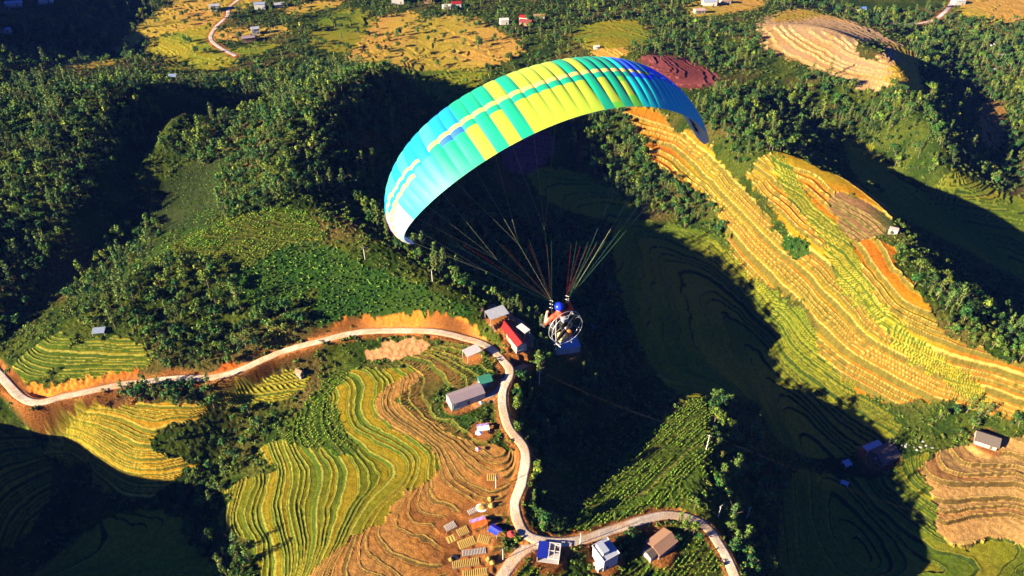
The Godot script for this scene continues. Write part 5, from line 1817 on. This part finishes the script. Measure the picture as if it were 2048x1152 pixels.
func build_things():
	build_wing()
	build_pilot()
	var cream := wear("cream wall", Color(0.5, 0.46, 0.36))
	var mint := wear("pale green wall", Color(0.42, 0.5, 0.38))
	var chalk := wear("white wall", Color(0.62, 0.6, 0.57))
	var clay := wear("clay brick wall", Color(0.34, 0.16, 0.1))
	var wood_m := wear("weathered wood", Color(0.2, 0.13, 0.08))
	var mauve := wear("mauve grey sheet", Color(0.34, 0.27, 0.28), 0.6)
	var jade := wear("green sheet", Color(0.05, 0.26, 0.17), 0.55)
	var teal_w := wear("teal sheet", Color(0.05, 0.17, 0.19), 0.6)
	var crimson := wear("red sheet", Color(0.33, 0.02, 0.018), 0.6)
	var zinc := wear("zinc sheet", Color(0.42, 0.44, 0.47), 0.45)
	var pale := wear("whitewashed sheet", Color(0.62, 0.6, 0.56), 0.6)
	var bluesheet := wear("blue sheet", Color(0.02, 0.04, 0.42), 0.5)
	var bluegrey := wear("blue grey sheet", Color(0.3, 0.37, 0.5), 0.5)
	var rust := wear("brown tile sheet", Color(0.38, 0.22, 0.13), 0.8)
	var old := wear("old grey shingle", Color(0.13, 0.105, 0.09), 0.9)
	var concrete := wear("grey concrete", Color(0.42, 0.41, 0.41))
	var post_m := wear("pale post", Color(0.58, 0.52, 0.44))
	# by the road
	house("long_house", "long low house with mauve grey sheet roof and pale green window frames", spot(-19.4, -219.8), 26, 15.0, 6.4, 3.5, 1.2, mint, mauve, 5, 0.15)
	house("roadside_shed", "small shed with a bright green roof beside the long grey roofed house", spot(-11.6, -227.9), 22, 5.2, 4.4, 2.8, 1.1, teal_w, jade, 2, 0.3)
	house("red_roof_house", "narrow long house with a deep red sheet roof among slender trees", spot(0.4, -251.0), -62, 16.5, 4.8, 2.8, 1.3, cream, crimson, 5, 0.3)
	open_shed("metal_shed", "open shed with tilted grey metal roof above the red roofed house", "shed", spot(-6.8, -259.0), 29, 9.5, 6.0, 4.0, 0.14, zinc, post_m)
	open_shed("white_canopy", "small white curved canopy on the right side of the red roofed house", "canopy", spot(5.0, -254.2), -50, 6.0, 3.2, 3.4, 0.12, pale, post_m)
	open_shed("roadside_shelter", "white roofed shelter on tall pale stilts at the left road edge", "shelter", spot(-17.5, -242.2), 34, 7.6, 4.6, 4.6, 0.16, pale, post_m, "", 2.0)
	var deck := thing("flat_roof_building", "low building with a wide flat blue grey concrete roof below the pilot", "building", spot(25.3, -259.4), deg_to_rad(12))
	part_box("wall", Vector3(0, 1.2, 0), Vector3(11.0, 4.4, 7.0), concrete, deck)
	part_box("roof_slab", Vector3(0, 3.5, 0), Vector3(12.0, 0.22, 8.0), wear("blue grey concrete", Color(0.34, 0.38, 0.46)), deck)
	part_box("parapet", Vector3(0, 3.75, 3.9), Vector3(12.0, 0.3, 0.18), concrete, deck)
	part_box("parapet", Vector3(5.9, 3.75, -0.1), Vector3(0.18, 0.3, 7.6), concrete, deck)
	window_in(deck, Vector3(-2.5, 1.8, 3.52), 1.6, 1.3, pale)
	window_in(deck, Vector3(2.5, 1.8, 3.52), 1.6, 1.3, pale)
	house("container_hut", "tiny dark hut with a green end wall right of the flat concrete roof", spot(41.7, -302.1), 5, 3.6, 2.6, 2.3, 0.5, jade, teal_w, 1, 0.15)
	# stalls and drying floor by the fork
	tarp_tent("market_tent", "white tent with a lilac striped roof sheet beside the road bend", spot(-11.7, -203.4), 12, 4.6, 3.4, 2.3, cloth("tent white", Color(0.6, 0.56, 0.55)), cloth("tent lilac", Color(0.3, 0.2, 0.42)), post_m)
	parasol("white and lilac parasol open in front of the striped tent", spot(-13.3, -200.8), 1.5, Color(0.62, 0.6, 0.62), Color(0.4, 0.32, 0.6))
	parasol("closed red parasol standing in front of the long grey roofed house", spot(-22.3, -215.6), 1.6, Color(0.6, 0.02, 0.02), Color(0.5, 0.02, 0.02), false)
	parasol("green parasol at the right end of the long house terrace", spot(-12.9, -216.1), 1.0, Color(0.03, 0.3, 0.16), Color(0.5, 0.5, 0.45))
	parasol("small red and white parasol in the brown stubble near the road", spot(-13.4, -193.4), 1.1, Color(0.6, 0.05, 0.03), Color(0.65, 0.6, 0.55))
	parasol("bright red parasol in the shade left of the road fork", spot(-0.4, -158.3), 1.5, Color(0.6, 0.03, 0.03), Color(0.55, 0.05, 0.04))
	tarp_tent("orange_tent", "tent with lilac sheet and glaring orange sides behind the striped mats", spot(-12.2, -162.4), 20, 5.6, 3.6, 2.2, cloth("orange sheet", Color(0.6, 0.08, 0.01)), cloth("tent lilac", Color.WHITE), paint("orange pole", Color(0.6, 0.12, 0.02)))
	tarp_tent("blue_tent", "sagging tent under a vivid blue tarpaulin near the road fork", spot(-6.2, -159.9), -35, 3.8, 3.2, 2.0, cloth("blue tarpaulin", Color(0.012, 0.03, 0.5)), cloth("blue tarpaulin", Color.WHITE), post_m)
	var straw := wear("grain", Color(0.5, 0.32, 0.07))
	var sheet := wear("mat sheet", Color(0.5, 0.42, 0.34))
	var dusk := wear("brown sheet", Color(0.2, 0.12, 0.07))
	drying_mat("small square yellow mat beside the round straw yard", -7.7, -182.0, 0, 4.0, 3.4, 5, straw, straw)
	drying_mat("narrow striped mat beside the white round tarpaulin", -14.8, -168.1, 30, 3.6, 2.6, 5, sheet, dusk)
	drying_mat("striped dark and white mat, farthest left of the upper ones", -22.5, -162.3, 32, 4.6, 3.2, 8, sheet, dusk)
	drying_mat("striped yellow and dark mat left of the orange tent", -17.8, -160.3, 28, 4.6, 3.6, 7, straw, dusk)
	drying_mat("plain golden mat at the lower left end of the striped yellow mat", -21.8, -157.4, 28, 3.6, 3.0, 3, straw, straw)
	drying_mat("wide golden mat with faint ridges in the middle of the yard", -16.2, -156.0, 24, 6.6, 3.6, 9, straw, straw)
	drying_mat("curved golden mat just below the blue tent", -10.1, -157.2, -15, 4.6, 3.4, 6, straw, straw)
	drying_mat("long white striped mat with dark gaps below the golden mats", -13.5, -152.6, 8, 9.0, 2.8, 16, sheet, dusk)
	drying_mat("long golden brown striped mat near the bottom edge", -16.2, -148.5, 10, 10.0, 3.4, 15, straw, dusk)
	drying_mat("golden mat cut by the bottom edge of the picture", -12.9, -145.2, 6, 9.0, 3.0, 12, straw, straw)
	var rt := thing("round_tarpaulin", "white round tarpaulin heaped with yellow grain in the stubble yard", "tarpaulin", spot(-11.2, -169.6, 0.05))
	obj("sheet", ball(Vector3(2.3, 0.14, 2.0), 5, 18, 0.0, PI * 0.5), cloth("tent white", Color.WHITE), rt)
	obj("grain_heap", ball(Vector3(1.6, 0.55, 1.4), 5, 16, 0.0, PI * 0.5), straw, rt)
	var bt := thing("black_tarpaulin", "black tarpaulin pulled over a heap at the end of the white striped mat", "tarpaulin", spot(-19.9, -150.8))
	obj("sheet", soft_box(Vector3(3.0, 1.2, 1.8), 0.5), paint("black plastic", Color(0.012, 0.013, 0.018), 0.35), bt)
	var ss := [[-7.6, -170.1, 1.2, 1.6, "straw stack at the shady edge of the yard above the orange tent"], [-8.2, -172.7, 1.0, 1.4, "straw stack nearest the dark gully by the road"], [-8.3, -149.7, 1.1, 1.5, "straw stack at the right end of the lowest mats"], [-6.9, -148.7, 0.9, 1.2, "small straw stack beside the gully near the bottom edge"], [-21.6, -149.7, 0.9, 1.0, "small straw stack left of the black tarpaulin"]]
	for e in ss:
		straw_stack(e[4], spot(e[0], e[1]), e[2], e[3])
	# houses at the fork
	var bh := open_shed("blue_roof_shop", "roadside shop, half its white frame covered by a bright blue sheet", "shop", spot(13.1, -152.4), -9, 8.0, 6.4, 3.2, 0.05, bluesheet, post_m)
	bh.get_node("roof_sheet").scale = Vector3(0.46, 1, 1)
	bh.get_node("roof_sheet").position.x = -2.1
	part_box("floor_slab", Vector3(0, 0.05, 0), Vector3(7.6, 0.4, 6.0), concrete, bh)
	for z in [-3.1, 0.0, 3.1]:
		part_box("roof_beam", Vector3(1.9, 3.2 - z * 0.05, z), Vector3(4.2, 0.22, 0.3), pale, bh)
	for x in [0.1, 2.0, 3.9]:
		part_box("roof_beam", Vector3(x, 3.34, 0), Vector3(0.3, 0.2, 6.4), pale, bh)
	part_box("wall", Vector3(0, 1.6, -2.95), Vector3(7.4, 2.7, 0.18), chalk, bh)
	part_box("wall", Vector3(-3.7, 1.6, 0), Vector3(0.18, 2.7, 5.7), chalk, bh)
	part_box("wall", Vector3(3.7, 1.6, 0), Vector3(0.18, 2.7, 5.7), chalk, bh)
	var cube := thing("white_house", "tall white two storey house with a flat grey roof below the road", "house", spot(33.4, -153.0), deg_to_rad(30))
	part_box("wall", Vector3(0, 2.6, 0), Vector3(6.2, 7.2, 7.0), chalk, cube)
	part_box("roof_slab", Vector3(0, 6.3, 0), Vector3(6.8, 0.22, 7.6), wear("blue grey concrete", Color.WHITE), cube)
	for e in [[0.0, 3.72, 6.8, 0.16], [0.0, -3.72, 6.8, 0.16]]:
		part_box("parapet", Vector3(e[0], 6.6, e[1]), Vector3(e[2], 0.4, e[3]), chalk, cube)
	for s in [-1.0, 1.0]:
		part_box("parapet", Vector3(3.32 * s, 6.6, 0), Vector3(0.16, 0.4, 7.28), chalk, cube)
	part_box("stair_tower", Vector3(-1.2, 7.3, -0.6), Vector3(2.4, 1.8, 4.6), chalk, cube)
	part_box("stair_roof", Vector3(-1.2, 8.28, -0.6), Vector3(2.7, 0.16, 4.9), wear("blue grey concrete", Color.WHITE), cube)
	for y in [1.6, 4.6]:
		for z in [-1.8, 1.8]:
			window_in(cube, Vector3(3.11, y, z), 1.2, 1.4, pale, PI / 2)
			window_in(cube, Vector3(-3.11, y, z), 1.0, 1.2, pale, -PI / 2)
		window_in(cube, Vector3(1.4, y, 3.51), 1.2, 1.4, pale)
	var cd := part_box("door", Vector3(-1.4, 1.1, 3.52), Vector3(1.1, 2.2, 0.1), wood_m, cube)
	part_box("handle", Vector3(0.4, 0, 0.07), Vector3(0.05, 0.14, 0.05), paint("steel", Color.WHITE), cd)
	part_box("lean_to", Vector3(-4.0, 0.8, 1.6), Vector3(1.9, 2.6, 3.0), cream, cube)
	part_box("lean_to_roof", Vector3(-4.1, 2.2, 1.6), Vector3(2.3, 0.12, 3.4), zinc, cube, Vector3(0, 0, 0.15))
	house("brown_roof_house", "house with two levels of striped brown roof right of the white house", spot(54.9, -159.4), 38, 9.0, 6.4, 3.0, 1.3, clay, rust, 3, 0.5)
	house("brown_roof_annex", "lower annex with a dark roof in front of the striped brown roof", spot(50.9, -156.2), 38, 5.0, 4.0, 2.2, 0.7, cream, old, 2, 0.3)
	house("grey_barn", "wide barn with a dark grey roof in the shaded valley at right", spot(177.3, -232.4), 24, 11.0, 8.0, 3.0, 1.8, wood_m, old, 3)
	open_shed("blue_edged_shed", "long pale blue sheet roof leaning against the dark barn", "shed", spot(173.2, -237.0), 24, 10.0, 3.6, 2.8, 0.1, bluegrey, post_m)
	open_shed("valley_hut", "small hut with a pale blue sheet roof on the dark valley slope", "hut", spot(160.5, -231.3), 25, 4.0, 3.2, 2.4, 0.2, bluegrey, post_m)
	open_shed("valley_hut", "lower tiny hut with grey blue roof under the power lines", "hut", spot(156.4, -221.4), -30, 3.4, 2.2, 2.0, 0.2, bluegrey, post_m)
	house("old_farmhouse", "old farmhouse with weathered grey shingle roof on the sunlit bank at right", spot(220.1, -230.9), -28, 9.0, 7.0, 2.8, 2.2, cream, old, 2, 0.7)
	house("field_hut", "little thatched hut at the end of the small green terraces", spot(-95.5, -242.3), -30, 3.0, 2.2, 1.8, 0.7, wood_m, rust, 1, 0.3)
	open_shed("blue_field_shed", "blue and white sheet roof beside the track on the left ridge", "shed", spot(-188.2, -257.1), 8, 5.5, 3.4, 2.2, 0.25, bluegrey, post_m)
	open_shed("forest_hut", "pale blue roofed hut alone in the dark forest at upper left", "hut", spot(-257.2, -546.1), 10, 6.0, 4.5, 2.6, 0.2, bluegrey, post_m)
	house("pink_hut", "small hut with pinkish roof at the edge of the golden terraces", spot(208.7, -342.7), -25, 4.2, 3.2, 2.2, 0.6, chalk, wear("pink sheet", Color(0.5, 0.33, 0.3)), 1, 0.3)
	# villages at the top
	var far := [
		["far_house", "white square house left of the pale road at top left", -288.5, -741.7, 15, 9, 7, 4.5, 1.2, chalk, zinc], ["far_house", "white house with blue grey roof right of the pale road", -246.2, -746.8, 10, 10, 7, 5.5, 1.0, chalk, bluegrey],
		["far_house", "grey low house beside the white house at top left", -229.3, -753.8, 20, 9, 6, 3, 1.2, cream, zinc], ["far_house", "unfinished brick house in the yard above the green field", -235.9, -666.4, 20, 11, 7, 3.5, 0.8, clay, mauve], ["far_house", "taller grey house behind the unfinished brick house", -234.4, -684.2, 20, 7, 6, 5, 1.2, chalk, zinc],
		["far_house", "lilac house at the top edge left of centre", -114.9, -771.2, 8, 12, 8, 5, 1.2, chalk, bluegrey], ["far_house", "pink walled tall house at the top edge", -85.0, -775.4, 5, 8, 7, 6, 1.0, clay, pale], ["far_house", "house with the bright red roof near the top edge", -55.5, -762.9, 10, 9, 6, 3.5, 1.5, chalk, crimson],
		["far_house", "pale roofed house left of the bright red roof", -65.0, -756.6, 15, 8, 6, 3, 1.4, chalk, pale], ["far_house", "dark red roofed house among the village trees", 13.2, -710.2, -20, 11, 7, 3.2, 1.8, clay, wear("dark red tile", Color(0.25, 0.05, 0.05))], ["far_house", "red roofed house above the dark red roof in the village", 11.5, -724.9, -15, 8, 6, 3, 1.5, chalk, crimson],
		["far_house", "white house half hidden in the village trees", -7.6, -713.5, 10, 8, 6, 4, 1.2, chalk, pale], ["far_house", "tan roofed house right of the village trees", 26.0, -727.6, 5, 10, 6, 3, 1.2, cream, rust], ["far_house", "house with a pale blue roof at the top edge right of centre", 204.1, -792.9, 5, 14, 8, 4, 1.2, chalk, bluegrey],
		["far_house", "pink roofed house below the pale blue roof", 187.2, -761.2, 15, 10, 7, 3, 1.4, cream, wear("pink sheet", Color.WHITE)], ["far_house", "orange roofed house right of the pale blue roof", 223.2, -803.2, 10, 10, 7, 3, 1.3, cream, rust], ["far_house", "small house with a blue roof in the shaded trees", 376.6, -821.7, 5, 8, 6, 3, 1.2, chalk, wear("mid blue sheet", Color(0.1, 0.22, 0.5))],
		["far_house", "white house beside the dusty road at top right", 485.8, -835.0, 10, 12, 8, 4, 1.2, chalk, zinc], ["far_house", "pale house on the bright field edge at the top left corner", -455.0, -750.1, 10, 12, 7, 4, 1.2, chalk, pale], ["far_house", "low white house at the left top corner", -483.5, -743.9, 12, 14, 7, 3, 1.2, chalk, zinc],
		["far_house", "small white shed beside the curved green terraces at top", 72.4, -632.9, 10, 4, 3, 2.4, 0.6, chalk, pale], ["far_house", "grey shed in the shaded forest at the left edge", -457.3, -676.0, 20, 9, 5, 3, 1.0, cream, bluegrey]]
	for e in far:
		house(e[0], e[1], spot(e[2], e[3]), e[4], e[5], e[6], e[7], e[8], e[9], e[10], 2, 0.4, "village houses in the distance")
	# poles and wires
	var p0 := power_pole("concrete power pole right of the road below the red roofed house", spot(12.1, -237.4), 8.5, -0.4)
	var p1 := power_pole("concrete power pole on the green crop slope", spot(80.1, -202.8), 9.0, -0.4)
	var p2 := power_pole("power pole far down at the right edge of the picture", spot(223.5, -175.7), 11.0, -0.4)
	wires(p0, p1, 8.7, 3.0, "power line over the dark valley below the pilot")
	wires(p1, p2, 9.5, 4.0, "power line crossing the shaded valley at lower right")
	for e in [[-6.1, -177.3, "power pole in the brown stubble beside the road"], [-3.2, -150.2, "power pole in the dark gully near the bottom edge"], [24.5, -156.3, "power pole beside the road above the white house"], [-69.2, -286.6, "power pole on the wooded ridge left of the pilot"], [-36.7, -274.4, "power pole on the cassava slope left of the pilot"], [95.2, -182.1, "leaning pale pole among trees right of the bottom road"], [79.0, -172.5, "short pole near the road bend at lower right"]]:
		power_pole(e[2], spot(e[0], e[1]), 7.0, 0.6)
	motorbike("motorbike riding along the road beside the orange bank", spot(-87.3, -253.6, 0.15), 1.2)
	motorbike("motorbike on the concrete road at the bottom right bend", spot(77.1, -155.0, 0.15), 0.4)
	motorbike("motorbike parked in the shade left of the road fork", spot(2.2, -157.1, 0.1), 0.8)
	motorbike("motorbike parked beside the lane below the fork", spot(1.1, -154.1, 0.1), 2.0)
	motorbike("motorbike parked at the left corner of the blue roofed shop", spot(6.8, -152.7, 0.1), 0.3)
	var rng := RandomNumberGenerator.new()
	rng.seed = 99
	var stone := wear("rubble stone", Color(0.34, 0.33, 0.34))
	for k in 26:
		var t := rng.randf()
		var q := Vector2(178.4, -240.9).lerp(Vector2(197.1, -231.8), t) + Vector2(rng.randfn(), rng.randfn()) * 1.3
		rock("rubble_stone", "pale rubble stone strewn behind the dark barn in the shaded valley", spot(q.x, q.y, 0.1), rng.randf_range(0.3, 0.8), stone, "rubble stones behind the barn")
	for k in 30:
		var t := rng.randf()
		var q := Vector2(485.2, -746.3).lerp(Vector2(450.6, -662.8), t) + Vector2(rng.randfn() * 5.0, rng.randfn() * 4.0)
		rock("stream_boulder", "grey boulder in the stream bed at the far right", spot(q.x, q.y, 0.1), rng.randf_range(0.6, 1.8), stone, "boulders in the stream bed")
